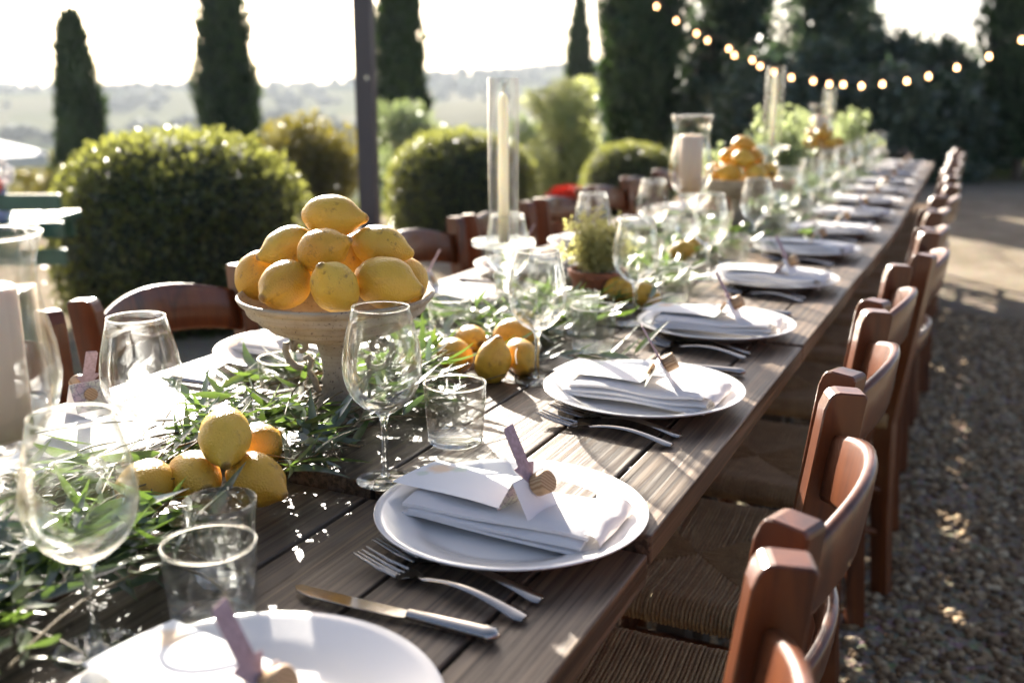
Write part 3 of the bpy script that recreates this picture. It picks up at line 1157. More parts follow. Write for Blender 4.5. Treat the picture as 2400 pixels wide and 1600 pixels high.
SEAMS = [XL, -1.155, -1.025, -.895, -.765, -.635, -.505, -.375, XR]
TBL = [(-.02, .926, -.016), (.935, 1.83, 0), (1.838, 2.742, .002), (2.75, 3.655, 0), (3.663, 4.62, .001), (4.628, 5.58, 0), (5.588, 6.52, .001), (6.528, 7.46, 0)]
plank_cache = {}
for ti, (y0, y1, dz) in enumerate(TBL):
    ym = (y0 + y1) / 2
    xm = (XL + XR) / 2 + shift(ym)
    rz = math.atan(BEND) if y0 > BEND_Y - .1 else 0.0
    lab = "weathered plank table nearest the camera, slightly lower than the next" if ti == 0 else f"weathered plank table, {ORD[ti]} in the long row counted from the camera"
    t = thing("dining_table", (xm, ym, dz), rz, lab, "table", "plank tables pushed into one long row")
    for k in range(8):
        a, c = SEAMS[k], SEAMS[k + 1]
        w = c - a - .0055
        key = (round(w, 4), round(y1 - y0, 3))
        if key not in plank_cache:
            plank_cache[key] = MB().box((0, 0, 0), (w, y1 - y0, .034)).mesh("plank", M['wood'], bevel=.0022)
        put("plank", plank_cache[key], t, ((a + c) / 2 - (XL + XR) / 2, random.uniform(-.0015, .0015), T_TOP - .017 + random.uniform(-.0008, .0004)))
    wt = XR - XL
    lt = y1 - y0
    lgm = MB().box((0, 0, (T_TOP - .036) / 2), (.06, .06, T_TOP - .036)).mesh("table_leg", M['darkwood'], bevel=.004)
    for sx in (-1, 1):
        for sy in (-1, 1):
            put("leg", lgm, t, (sx * (wt / 2 - .20), sy * (lt / 2 - .07), 0))
    ap1 = MB().box((0, 0, 0), (.022, lt - .22, .075)).mesh("apron", M['darkwood'], bevel=.002)
    ap2 = MB().box((0, 0, 0), (wt - .48, .022, .075)).mesh("apron", M['darkwood'], bevel=.002)
    for s in (-1, 1):
        put("apron", ap1, t, (s * (wt / 2 - .20), 0, T_TOP - .036 - .04))
        put("apron", ap2, t, (0, s * (lt / 2 - .07), T_TOP - .036 - .04))

# ------------------------------------------------------------------ chairs
def rush_seat():
    V, F = [], []
    a, bq, zt = .185, .205, .462

    def strand(p0, p1, out, wd):
        # from the diagonal p0 to the rail edge p1, over the edge and under
        n = Vector((-out[1], out[0], 0))
        path = []
        L = (Vector(p1) - Vector(p0)).length
        for t in (0, .25, .5, .75, .92):
            p = Vector(p0).lerp(Vector(p1), t)
            dd = (1 - t) * L
            z = zt - .012 * min(1, dd / .18) + .006 * math.exp(-((dd - .02) / .025) ** 2)
            path.append((Vector((p.x, p.y, z)), Vector((0, 0, 1))))
        o = Vector((out[0], out[1], 0))
        e = Vector((p1[0], p1[1], zt))
        path.append((e + o * .006 + Vector((0, 0, -.004)), (o + Vector((0, 0, 1))).normalized()))
        path.append((e + o * .013 + Vector((0, 0, -.017)), o))
        path.append((e + o * .006 + Vector((0, 0, -.032)), (o - Vector((0, 0, 1))).normalized()))
        path.append((e - o * .02 + Vector((0, 0, -.036)), Vector((0, 0, -1))))
        base = len(V)
        jit = random.uniform(-.0008, .0008)
        for p, nn in path:
            for k, (s, h) in enumerate(((-.5, -.002), (-.28, .0022), (.28, .0022), (.5, -.002))):
                V.append(tuple(p + n * (s * wd) + nn * (h + jit)))
        for i in range(len(path) - 1):
            for k in range(3):
                q = base + i * 4 + k
                F.append((q, q + 1, q + 5, q + 4))
    wd = .0062
    ny = int(2 * bq / wd)
    for i in range(ny):
        y = -bq + (i + .5) * 2 * bq / ny
        x = a * abs(y) / bq
        for s in (-1, 1):
            strand((s * max(.002, x), y, 0), (s * a, y, 0), (s, 0), wd)
    nx = int(2 * a / wd)
    for i in range(nx):
        x = -a + (i + .5) * 2 * a / nx
        y = bq * abs(x) / a
        for s in (-1, 1):
            strand((x, s * max(.002, y), 0), (x, s * bq, 0), (0, s), wd)
    m = MB()
    m.add(V, F)
    return m.mesh("rush_seat", M['rush'], True, fix=False)


def post_x(z):
    return .178 + max(0, z - .44) * .135


def arc_rail(z0, arch, hgt, bow, thick, ys):
    m = MB()
    n = 15
    V, F = [], []
    for i in range(n):
        t = -1 + 2 * i / (n - 1)
        zc = z0 + arch * (1 - t * t)
        x = post_x(z0) + .004 + bow * (1 - t * t)
        h = hgt * (1 + .10 * (1 - t * t)) / 2
        for k in range(10):
            ang_ = 2 * math.pi * k / 10
            ex = math.copysign(abs(math.cos(ang_)) ** .5, math.cos(ang_)) * thick / 2
            ez = math.copysign(abs(math.sin(ang_)) ** .35, math.sin(ang_)) * h
            V.append((x + ex + (ez) * .135, t * ys, zc + ez))
    for i in range(n - 1):
        for k in range(10):
            k2 = (k + 1) % 10
            F.append((i * 10 + k, i * 10 + k2, (i + 1) * 10 + k2, (i + 1) * 10 + k))
    F.append(tuple(range(10)))
    F.append(tuple((n - 1) * 10 + k for k in reversed(range(10))))
    m.add(V, F)
    return m.mesh("back_rail", M['chair'], True)


def back_post_mesh():
    zs = [0, .2, .44, .6, .75, .82]
    fr, bk = [], []
    for z in zs:
        x = post_x(z) - (.03 * (1 - z / .44) ** 1.5 * -1 if z < .44 else 0)
        wd = .040 + .010 * min(1, z / .6)
        fr.append((x - wd / 2, z))
        bk.append((x + wd / 2, z))
    x = post_x(.845)
    top = [(x + .024, .843), (x + .020, .848), (x - .010, .850), (x - .018, .848), (x - .0225, .842)]
    poly = fr[:-1] + [(post_x(.82) - .0245, .828)] + list(reversed(top)) + list(reversed(bk[:-1]))
    poly = [(a - PIVOT, b_) for a, b_ in poly]
    return MB().prism(poly, .034, 'y').mesh("back_post", M['chair'], bevel=.002, seg=1)


PIVOT = .205


def make_chair():
    c = thing("rush_chair")
    bpm = back_post_mesh()
    for s in (-1, 1):
        put("back_post", bpm, c, (PIVOT, s * .198, 0), (0, 0, s * math.radians(20)))
    flm = MB().tube([(0, 0, 0), (0, 0, .2), (0, 0, .455)], [.016, .0185, .0195], 10).mesh("front_leg", M['chair'], True)
    for s in (-1, 1):
        put("front_leg", flm, c, (-.185, s * .203, 0))
    put("back_rail", arc_rail(.755, .030, .088, .048, .017, .184), c)
    put("back_rail", arc_rail(.607, .020, .052, .044, .018, .184), c)
    put("seat", rush_seat(), c)
    st = MB().tube([(0, -.2, 0), (0, .2, 0)], .0105, 8).mesh("stretcher", M['chair'], True)
    st2 = MB().tube([(-.185, 0, 0), (.185, 0, 0)], .0105, 8).mesh("stretcher", M['chair'], True)
    for (x, z) in ((-.185, .30), (-.185, .18), (.185, .22)):
        put("stretcher", st, c, (x, 0, z))
    for s in (-1, 1):
        for z in (.16, .27):
            put("stretcher", st2, c, (0, s * .2, z))
    fr = MB().box((-.18, 0, .443), (.022, .37, .02)).box((.175, 0, .443), (.022, .36, .02)).box((0, -.19, .443), (.34, .022, .02)).box((0, .19, .443), (.34, .022, .02))
    put("seat_frame", fr.mesh("seat_frame", M['chair'], bevel=.003), c)
    return c


proto = make_chair()
used = [False]


def place_chair(x, y, rz, label, group):
    o = proto if not used[0] else copy_tree(proto)
    used[0] = True
    o.location = (x, y, 0)
    o.rotation_euler = (0, 0, rz)
    tag(o, label, "chair", group)


OFF = post_x(.845)
RC = [(.53, -.115, .0), (1.016, -.130, .03), (1.526, -.152, .01), (2.04, -.165, -.01), (2.62, -.132, .04)]
yy = 3.13
while yy < 7.25:
    RC.append((yy, -.165 + shift(yy) * .9 + random.uniform(-.018, .018), random.uniform(-.05, .05)))
    yy += .505
for k, (y, xt, a) in enumerate(RC):
    lab = "cherry-wood rush chair, {} from the camera in the row on the open gravel".format(ORD[k])
    place_chair(xt - OFF, y, a, lab, "rush chairs along the gravel side of the table")
LC = [(.93, -1.412, 0), (1.44, -1.437, .02), (1.93, -1.43, -.02), (2.38, -1.428, .01), (2.87, -1.425, 0), (3.41, -1.434, .02)]
yy = 3.92
while yy < 7.2:
    LC.append((yy, -1.43 + shift(yy) + random.uniform(-.02, .02), random.uniform(-.05, .05)))
    yy += .5
for k, (y, xt, a) in enumerate(LC):
    lab = "cherry-wood rush chair, {} from the camera in the row before the hedges".format(ORD[k])
    place_chair(xt + OFF, y, math.pi + a, lab, "rush chairs along the hedge side of the table")

# ------------------------------------------------------------------ tableware
def plate_mesh():
    o = [(.0, 0), (.088, 0), (.094, .002), (.104, .008), (.125, .015), (.145, .0215), (.150, .024)]
    i = [(.1505, .0255), (.149, .0262), (.140, .0235), (.122, .0178), (.106, .0125), (.098, .0070), (.085, .0052), (.0, .005)]
    return MB().lathe(o + i, 72).mesh("dinner_plate", M['china'], True, auto=math.radians(50))


PLATE = plate_mesh()


def slab_grid(nx, ny, sx, sy, th, zf, cx=0, cy_=0, rot=0.0):
    """Soft closed slab (one folded layer of cloth) following zf(x, y)."""
    V, F = [], []
    cr, sr = math.cos(rot), math.sin(rot)
    for s in (0, 1):
        for i in range(nx):
            for j in range(ny):
                x = (-.5 + i / (nx - 1)) * sx
                y = (-.5 + j / (ny - 1)) * sy
                e = min(i, nx - 1 - i, j, ny - 1 - j)
                inset = 0.0 if e else .0
                X, Y = cx + x * cr - y * sr, cy_ + x * sr + y * cr
                rim = .5 if e == 0 else 0.0
                z = zf(X, Y) + (th * (1 - rim * .5) if s else th * rim * .5)
                V.append((X, Y, z))
    n = nx * ny
    for i in range(nx - 1):
        for j in range(ny - 1):
            q = i * ny + j
            F.append((q, q + 1, q + ny + 1, q + ny))
            F.append((n + q, n + q + ny, n + q + ny + 1, n + q + 1))
    for i in range(nx - 1):
        for (j) in (0, ny - 1):
            q = i * ny + j
            F.append((q, q + ny, n + q + ny, n + q))
    for j in range(ny - 1):
        for i in (0, nx - 1):
            q = i * ny + j
            F.append((q, q + 1, n + q + 1, n + q))
    return V, F


def napkin_mesh(seed):
    r = random.Random(seed)
    m = MB()
    n = 3
    p1, p2 = r.uniform(0, 6), r.uniform(0, 6)
    for k in range(n):
        amp = .0016 + .0007 * k
        zb = .0145 + k * .0062

        def zf(x, y, zb=zb, k=k, amp=amp):
            return zb + .06 * abs(x) ** 2 * 1.0 + amp * math.sin(x * 38 + p1 + k * .8) * math.cos(y * 30 + p2) + .0019 * math.sin(y * 52 + x * 14 + k) - .55 * max(0.0, abs(y) - .036) ** 1.35 - .35 * max(0.0, abs(x) - .09) ** 1.35
        V, F = slab_grid(26, 12, .222 - .006 * k + r.uniform(-.010, .010), 0.108 - .003 * k, .0072, zf, r.uniform(-.004, .004), r.uniform(-.003, .003), r.uniform(-.035, .035))
        m.add(V, F)
    # the rolled fold that closes the stack at the diner's end
    V, F = [], []
    cnt = 9
    for i in range(cnt):
        y = -.050 + .100 * i / (cnt - 1)
        for k in range(9):
            a = -math.pi / 2 + math.pi * k / 8
            rr = .0098 + .0025 * math.sin(i * 1.3 + seed)
            V.append((.106 + .017 * math.cos(a) + .05 * (y + .05) * .25, y, .0255 + rr * math.sin(a)))
    for i in range(cnt - 1):
        for k in range(8):
            q = i * 9 + k
            F.append((q, q + 1, q + 10, q + 9))
    m.add(V, F)
    return m.mesh("napkin", M['linen'], True, auto=math.radians(65))


NAPKINS = [napkin_mesh(s) for s in range(7)]


def menu_mesh():
    m = MB()
    nx, ny = 12, 6
    V, F = [], []
    for i in range(nx):
        for j in range(ny):
            x = -.075 + .15 * i / (nx - 1)
            y = -.042 + .084 * j / (ny - 1)
            V.append((x, y, .0022 * math.sin(x * 26 + .5) + .002 * math.cos(y * 30)))
    for i in range(nx - 1):
        for j in range(ny - 1):
            q = i * ny + j
            F.append((q, q + ny, q + ny + 1, q + 1))
    m.add(V, F)
    me = m.mesh("menu_card", M['menu'], True)
    return me


MENU = menu_mesh()


def sheet(poly3, th, name, mat):
    """A thin flat sheet with thickness th from a planar 3D polygon."""
    P = [Vector(p) for p in poly3]
    nrm = (P[1] - P[0]).cross(P[2] - P[0]).normalized() * th
    n = len(P)
    F = [tuple(range(n)), tuple(n + i for i in reversed(range(n)))] + [(i, i + n, (i + 1) % n + n, (i + 1) % n) for i in range(n)]
    return MB().add(P + [p + nrm for p in P], F).mesh(name, mat)


def marker_proto():
    t = thing("place_card")
    w, hh, sp = .026, .037, .021           # half width along the ridge, height, half foot spread
    # two leaning panels; the diner's panel carries on above the ridge as an arrow pointing down
    put("panel", sheet([(-sp, -w, 0), (-sp, w, 0), (0, w, hh), (0, -w, hh)], .0006, "card_panel", M['map']), t)
    put("panel", sheet([(sp, -w, 0), (0, -w, hh), (0, w, hh), (sp, w, 0)], .0006, "card_panel", M['paper']), t)
    d = Vector((-sp, 0, hh)).normalized()   # up along the diner's panel

    def q(a, bb):
        return Vector((.0008, bb, hh)) + d * a
    arrow = [q(-.012, 0), q(.012, -.0165), q(.0135, -.0085), q(.052, -.0085), q(.056, -.006), q(.058, .0085), q(.0135, .0085), q(.012, .0165)]
    put("arrow", sheet(arrow, .0012, "card_arrow", M['kraft']), t)
    nrm = Vector((hh, 0, sp)).normalized()
    cm = MB().lathe([(0, 0), (.0115, 0), (.0124, .001), (.0124, .017), (.0113, .0182), (0, .0182)], 20).mesh("cork_slice", M['cork'], True, auto=math.radians(45))
    rot = nrm.to_track_quat('Z', 'Y')
    c0 = Vector((0, 0, hh)) - d * .013
    put("wood_slice", cm, t, c0 + nrm * .0015 + Vector((0, .006, 0)), tuple(rot))
    small = MB().lathe([(0, 0), (.009, 0), (.009, .004), (0, .004)], 16).mesh("cork_slice_small", M['cork'], True, auto=math.radians(45))
    rot2 = Vector((-hh, 0, sp)).to_track_quat('Z', 'Y')
    put("wood_slice", small, t, Vector((-.009, .002, hh * .52)) + Vector((-hh, 0, sp)).normalized() * .002, tuple(rot2))
    return t


def fork_mesh():
    m = MB()
    L = .205

    def zc(s):
        # resting on the handle end and the belly of the head
        t = s / L
        return .0035 + .010 * math.sin(math.pi * min(1, t / .70)) ** 1.2 * (1 if t < .70 else 0) + (0 if t < .70 else .010 * ((t - .70) / .30) ** 1.6)

    def width(s):
        t = s / L
        if t < .04:
            return .010 + .009 * math.sqrt(max(0, t / .04))
        if t < .45:
            return .019 - .012 * ((t - .04) / .41) ** .8
        if t < .60:
            return .007
        if t < .70:
            return .007 + .018 * smooth01((t - .60) / .10)
        return .025
    ss = list(np.linspace(0.001, .74 * L, 34))
    V, F = [], []
    for s in ss:
        w = float(width(s)) / 2
        z = zc(s)
        cup = .0025 if s > .6 * L else -.0006
        th = .0034 if s < .58 * L else .0024
        for k in range(8):
            a = 2 * math.pi * k / 8
            ex = math.cos(a)
            ez = math.sin(a)
            V.append((-s, ex * w, z + ez * th * .5 * (1 if abs(ex) < .9 else .3) + cup * ex * ex))
    n = len(ss)
    for i in range(n - 1):
        for k in range(8):
            k2 = (k + 1) % 8
            F.append((i * 8 + k, i * 8 + k2, (i + 1) * 8 + k2, (i + 1) * 8 + k))
    F.append(tuple(range(8)))
    F.append(tuple((n - 1) * 8 + k for k in reversed(range(8))))
    m.add(V, F)
    for q in range(4):
        y0 = (-1.5 + q) * .0066
        pts, rad = [], []
        for t in np.linspace(.72, 1.0, 8):
            y = y0 * (1 - .08 * (t - .72) / .28)
            pts.append((-t * L, y, zc(t * L) + .0022 * (y0 / .0099) ** 2 * (1 if t < .8 else .6)))
            rad.append(.0019 if t < .9 else .0019 - .0011 * (t - .9) / .1)
        m.tube(pts, rad, 6)
    return m.mesh("fork", M['silver'], True, auto=math.radians(60))


def knife_meshes():
    V, F = [], []
    ss = np.linspace(0, .092, 20)
    for s in ss:
        t = s / .092
        w = (.0105 - .0038 * t) * (math.sqrt(max(.02, t / .08)) if t < .08 else 1)
        h = (.0062 - .0016 * t) * (math.sqrt(max(.05, t / .08)) if t < .08 else 1)
        for k in range(12):
            a = 2 * math.pi * k / 12
            V.append((-s, math.cos(a) * w, .0064 + math.sin(a) * h))
    n = len(ss)
    for i in range(n - 1):
        for k in range(12):
            k2 = (k + 1) % 12
            F.append((i * 12 + k, i * 12 + k2, (i + 1) * 12 + k2, (i + 1) * 12 + k))
    F.append(tuple(range(12)))
    F.append(tuple((n - 1) * 12 + k for k in reversed(range(12))))
    hm = MB().add(V, F).mesh("knife_handle", M['silver'], True, auto=math.radians(60))
    poly = [(-.088, -.005), (-.10, -.0085), (-.15, -.0105), (-.195, -.010), (-.212, -.006), (-.220, .002), (-.214, .0065), (-.10, .007), (-.088, .005)]
    bmz = MB().prism(poly, .0022, 'z')
    bmz.v = [(a, b_, c + .0050) for a, b_, c in bmz.v]
    return hm, bmz.mesh("knife_blade", M['silver'], bevel=.0006)


FORK = fork_mesh()
KN_H, KN_B = knife_meshes()


def wineglass_proto():
    g = thing("wine_glass")
    outer = [(.0045, .0835), (.012, .0865), (.024, .0935), (.035, .1045), (.0425, .1185), (.0465, .135), (.0465, .150), (.0435, .172), (.0385, .193), (.0335, .2125)]
    inner = [(.0328, .2125), (.0376, .193), (.0426, .172), (.0456, .150), (.0456, .135), (.0415, .1192), (.0340, .1058), (.023, .0955), (.011, .0898), (.0, .088)]
    put("bowl", MB().lathe(outer + inner, 56).mesh("glass_bowl", M['thin'], True), g)
    stem = [(.0, .0065), (.0058, .0068), (.0046, .013), (.0038, .03), (.0036, .055), (.0042, .072), (.0062, .081), (.011, .0862), (.0, .0878)]
    put("stem", MB().lathe(stem, 24).mesh("glass_stem", M['solid'], True), g)
    foot = [(.0, .0002), (.0335, .0002), (.0352, .0010), (.0350, .0018), (.022, .0034), (.011, .0052), (.0062, .0066), (.0, .0066)]
    put("foot", MB().lathe(foot, 48).mesh("glass_foot", M['solid'], True), g)
    rim = [(.0330 + .0010 * math.cos(a), .2128 + .0010 * math.sin(a)) for a in np.linspace(0, 2 * math.pi, 7)]
    put("rim", MB().lathe(rim, 56).mesh("glass_rim", M['rimglass'], True), g)
    return g


def tumbler_proto():
    g = thing("water_tumbler")
    outer = [(.0365, .0105), (.0385, .03), (.0405, .06), (.0415, .0815)]
    inner = [(.0398, .0815), (.0388, .06), (.0368, .03), (.0348, .0108)]
    put("wall", MB().lathe(outer + inner, 48).mesh("tumbler_wall", M['thin'], True), g)
    base = [(.0, .0005), (.0335, .0005), (.0358, .0025), (.0365, .0103), (.0345, .0103), (.030, .0082), (.0, .0075)]
    put("base", MB().lathe(base, 48).mesh("tumbler_base", M['solid'], True), g)
    rim = [(.0407 + .0015 * math.cos(a), .0817 + .0015 * math.sin(a)) for a in np.linspace(0, 2 * math.pi, 7)]
    put("rim", MB().lathe(rim, 48).mesh("tumbler_rim", M['rimglass'], True), g)
    return g


def votive_proto():
    g = thing("fluted_glass")

    def flute(a, z):
        return .035 * math.cos(14 * a) * min(1, max(0, (.074 - z) / .02))
    outer = [(.0255, .001), (.0268, .006), (.0290, .03), (.0325, .06), (.0345, .074), (.0355, .084)]
    inner = [(.0340, .084), (.0325, .072), (.0295, .05), (.0265, .03), (.0240, .014), (.0, .011)]
    put("wall", MB().lathe([(0, .001)] + outer, 84, wob=flute).lathe([outer[-1]] + inner, 84).mesh("fluted_wall", M['crystal'], True), g)
    return g


used_p = {}


def clone(proto_fn, x, y, z, rz, label, cat, group, s=1.0):
    k = proto_fn.__name__
    if k not in used_p:
        used_p[k] = proto_fn()
        o = used_p[k]
    else:
        o = copy_tree(used_p[k])
    o.location = (x, y, z)
    o.rotation_euler = (0, 0, rz)
    o.scale = (s, s, s)
    tag(o, label, cat, group)
    return o


def tz(y):
    return T_TOP + next((dz for (a, b_, dz) in TBL if a - .004 <= y < b_ + .004), 0)


XC = (XL + XR) / 2
RP = [(.494, -.457), (.92, -.443), (1.383, -.445), (1.861, -.458), (2.407, -.455), (2.942, -.470), (3.42, -.468)]
yy = 3.93
while yy < 7.2:
    RP.append((yy, -.462 + shift(yy)))
    yy += .505
LP = []
yy = .880
while yy < 7.2:
    LP.append((yy, 2 * XC + .452 + shift(yy) + random.uniform(-.01, .01)))
    yy += .483 if yy < 3.3 else .505
WG_R = {1: (-.623, .946), 2: (-.635, 1.414), 3: (-.624, 1.865)}
TU_R = {0: (-.593, .615), 1: (-.613, 1.102), 2: (-.627, 1.642), 3: (-.628, 2.134)}
for side in (0, 1):
    rows = RP if side == 0 else LP
    sname = "the gravel-side chairs" if side == 0 else "the hedge-side chairs"
    stag = "gravel side" if side == 0 else "hedge side"
    for k, (y, x) in enumerate(rows):
        rz = (0 if side == 0 else math.pi) + random.uniform(-.06, .06)
        if side == 0 and k == 1:
            rz = .0
        zz = tz(y)
        far = k > 8
        put("dinner_plate", PLATE, None, (x, y, zz), (0, 0, random.random() * 6), label=f"round white dinner plate, {ORD[k]} from the camera along the table's {stag}", cat="plate", group=f"dinner plates on the {stag}")
        nz = random.uniform(-.16, .16) if k != 1 else 0
        put("napkin", NAPKINS[(k * 3 + side) % 7], None, (x, y, zz), (0, 0, rz + nz), label=f"folded white linen napkin on the {ORD[k]} plate along the table's {stag}", cat="napkin", group=f"napkins on the {stag}")
        if k < 6:
            sg = 1 if side == 0 else -1
            put("menu_card", MENU, None, (x - sg * .062, y + sg * .012, zz + .0385), (.0, .0, rz - .16), label=f"white printed menu card on the {ORD[k]} napkin along the table's {stag}", cat="menu", group=f"menu cards on the {stag}")
        sg = 1 if side == 0 else -1
        mk = clone(marker_proto, x + sg * .028, y - sg * .012 + random.uniform(-.006, .006), zz + .0362, rz + random.uniform(-.3, .25) + .05, f"folded place card with wood slice and paper arrow on the {ORD[k]} {stag} napkin", "place card", f"place cards on the {stag}")
        if side == 1 and k == 0:
            mk.location = (-1.125, .958, zz + .0362)
            mk.rotation_euler = (0, 0, math.pi - .35)
        c0 = XC + shift(y)
        if k < 8:
            for q, dy in enumerate((-.157, -.122)):
                if side == 0 and k == 0:
                    continue
                put("fork", FORK, None, (x + sg * .100, y + sg * (dy - .018) + random.uniform(-.004, .004), zz + .0005), (0, 0, rz - .150 + random.uniform(-.02, .02)),
                    label=f"silver fork beside the {ORD[k]} {stag} plate, the {'outer' if q == 0 else 'inner'} of its pair", cat="fork", group=f"forks on the {stag}")
            kn = thing("table_knife", (x + sg * .108, y + sg * .207, zz + .0005), rz + (.03 if side == 0 else 0), f"silver table knife beside the {ORD[k]} plate along the table's {stag}", "knife", f"knives on the {stag}")
            put("handle", KN_H, kn)
            put("blade", KN_B, kn)
        wx, wy = (c0 + sg * .133, y + sg * .015)
        tx, ty = (c0 + sg * .140, y + sg * .25)
        if side == 0 and k in WG_R:
            wx, wy = WG_R[k]
        if side == 0 and k == 0:
            wx, wy = -.658, .540
        if side == 0 and k in TU_R:
            tx, ty = TU_R[k]
        if side == 1 and k == 0:
            wx, wy = -.893, .838
        if True:
            clone(wineglass_proto, wx, wy, tz(wy), random.random() * 6, f"clear stemmed wine glass of the {ORD[k]} place along the table's {stag}", "wine glass", f"wine glasses on the {stag}")
            if .3 < ty < 7.3:
                clone(tumbler_proto, tx, ty, tz(ty), random.random() * 6, f"clear water tumbler of the {ORD[k]} place along the table's {stag}", "tumbler", f"tumblers on the {stag}")

clone(votive_proto, -.647, .690, tz(.69), 0, "fluted glass votive between the lemon pile and the near tumbler", "votive", "fluted glass votives")
clone(votive_proto, -.690, 1.745, T_TOP, 1, "fluted glass votive just behind the tumbler before the herb pot", "votive", "fluted glass votives")
clone(votive_proto, -.90, 3.05, T_TOP, 2, "fluted glass votive beside the second lemon bowl", "votive", "fluted glass votives")

# ------------------------------------------------------------------ lemons
def lemon_mesh(seed):
    r = random.Random(seed)
    n, m = 26, 22
    V, F = [], []
    ph = [r.uniform(0, 6.28) for _ in range(6)]
    tip = r.uniform(.85, 1.15)
    for i in range(m + 1):
        t = i / m
        th = math.pi * t
        x = -math.cos(th)
        rad = math.sin(th) ** .92
        xx = x * .036
        # blunt nipple at +x, small collar at -x
        if x > .80:
            xx += .011 * tip * smooth01((x - .80) / .20)
            rad = max(rad * (1 - .35 * float(smooth01((x - .80) / .14))), .0)
        if x < -.9:
            xx -= .0025 * float(smooth01((-x - .9) / .1))
        for k in range(n):
            a = 2 * math.pi * k / n
            w = 1 + .020 * math.sin(2 * a + ph[0] + x * 2) + .018 * math.sin(3 * a + ph[1] - x * 3) + .010 * math.sin(5 * a + ph[2] + x * 6) + .006 * math.sin(9 * a + ph[3] + 9 * x)
            R = .0285 * rad * w
            V.append((float(xx), R * math.cos(a), R * math.sin(a)))
    for i in range(m):
        for k in range(n):
            k2 = (k + 1) % n
            F.append((i * n + k, (i + 1) * n + k, (i + 1) * n + k2, i * n + k2))
    return MB().add(V, F).mesh("lemon", M['lemon'], True)


LEM = [lemon_mesh(s) for s in range(6)]
lem_i = [0]


def lemon(p, axis, label, group, s=1.0, roll=0.0):
    d = (CX * axis[0] + CUP * axis[1] - CF * axis[2]).normalized()
    q = d.to_track_quat('X', 'Z') @ Matrix.Rotation(random.uniform(0, 6.28), 3, 'X').to_quaternion()
    s = (s * random.uniform(.94, 1.06), s * random.uniform(.95, 1.06), s * random.uniform(.95, 1.06))
    o = put("lemon", LEM[lem_i[0] % 6], None, p, tuple(q), s, label=label, cat="lemon", group=group)
    lem_i[0] += 1
    return o


G1 = "lemons heaped in the front stoneware bowl"
BD = 1.375
lemon(PX(777, 507, BD + .0), (1, -.08, .15), "lemon crowning the heap in the front stoneware bowl", G1, 1.08)
lemon(PX(676, 578, BD - .005), (-.75, -.35, .45), "lemon in the bowl's second tier, farthest from the wine glass", G1, 1.0)
lemon(PX(756, 588, BD - .065), (.9, .3, .35), "lemon right below the crowning lemon at the bowl's front", G1, 1.02)
lemon(PX(892, 578, BD - .005), (.95, -.22, .1), "lemon in the bowl's second tier above the wine glass", G1, 1.04)
lemon(PX(818, 608, BD + .03), (.4, .7, .2), "lemon half hidden in the middle of the bowl's heap", G1, 1.0)
lemon(PX(604, 645, BD + .03), (.35, .75, -.1), "lemon at the bowl rim nearest the dark chair post", G1, 1.05)
lemon(PX(669, 668, BD - .075), (-.42, -.40, .8), "lemon in the bowl's front tier, stem end facing the camera", G1, 1.08)
lemon(PX(785, 674, BD - .105), (-.25, .55, .8), "brown-speckled lemon at the very front of the bowl", G1, 1.08)
lemon(PX(903, 662, BD - .06), (.95, -.22, .2), "large lemon lying sideways above the wine glass rim", G1, 1.18)
lemon(PX(955, 654, BD + .03), (.35, -.75, .3), "lemon against the bowl rim on the candle side", G1, .95)
lemon(PX(860, 640, BD + .09), (.8, .1, -.3), "lemon at the back of the bowl behind the wine glass", G1, 1.0)
lemon(PX(700, 640, BD + .09), (-.8, .1, -.3), "lemon at the back of the bowl, mostly hidden", G1, 1.0)

G2 = "lemons piled on the leaves before the bowl"
lemon(QX(342, 1143, .779), (.1, .35, -.9), "lemon beside the glass, long leaves lying across it", G2, 1.05)
lemon(QX(455, 1118, .782), (-.5, .3, -.6), "lemon behind the fluted votive, under the topmost lemon", G2, 1.0)
lemon(QX(600, 1122, .781), (.7, -.3, .4), "lemon right of the fluted votive", G2, 1.06)
lemon(QX(598, 1052, .783), (.4, .3, -.7), "lemon tucked behind the small pile by the votive", G2, .98)
lemon(QX(527, 1023, .831), (.25, -.62, .75), "blemished lemon on top of the small pile", G2, 1.02)

G3 = "lemons piled on the leaves before the candlestick"
lemon(QX(1066, 832, .780), (-.6, .3, -.5), "lemon of the middle pile with dark leaves over its front", G3, .98)
lemon(QX(1155, 848, .782), (.2, .78, .45), "plump lemon in front of the middle pile", G3, 1.06)
lemon(QX(1222, 836, .779), (.3, -.4, .7), "lemon of the middle pile touching the wine glass stem", G3, 1.0)
lemon(QX(1205, 785, .792), (.9, .1, .1), "highest lemon of the middle pile", G3, 1.02)
lemon(QX(1105, 795, .781), (-.4, .2, -.6), "small lemon peeking out behind the middle pile", G3, .9)
G4 = "lemons lying among the leaves along the table"
for k, (u, v, lab) in enumerate(((1500, 688, "lemon behind the wine glass stem right of the herb pot"), (1452, 680, "lemon just beside the terracotta herb pot"), (1630, 572, "lemon among leaves below the second lemon bowl"), (1595, 590, "smaller lemon among leaves below the hurricane candle"))):
    lemon(QX(u, v, .785), (.8, .2 * k - .2, .4), lab, G4, 1.0)

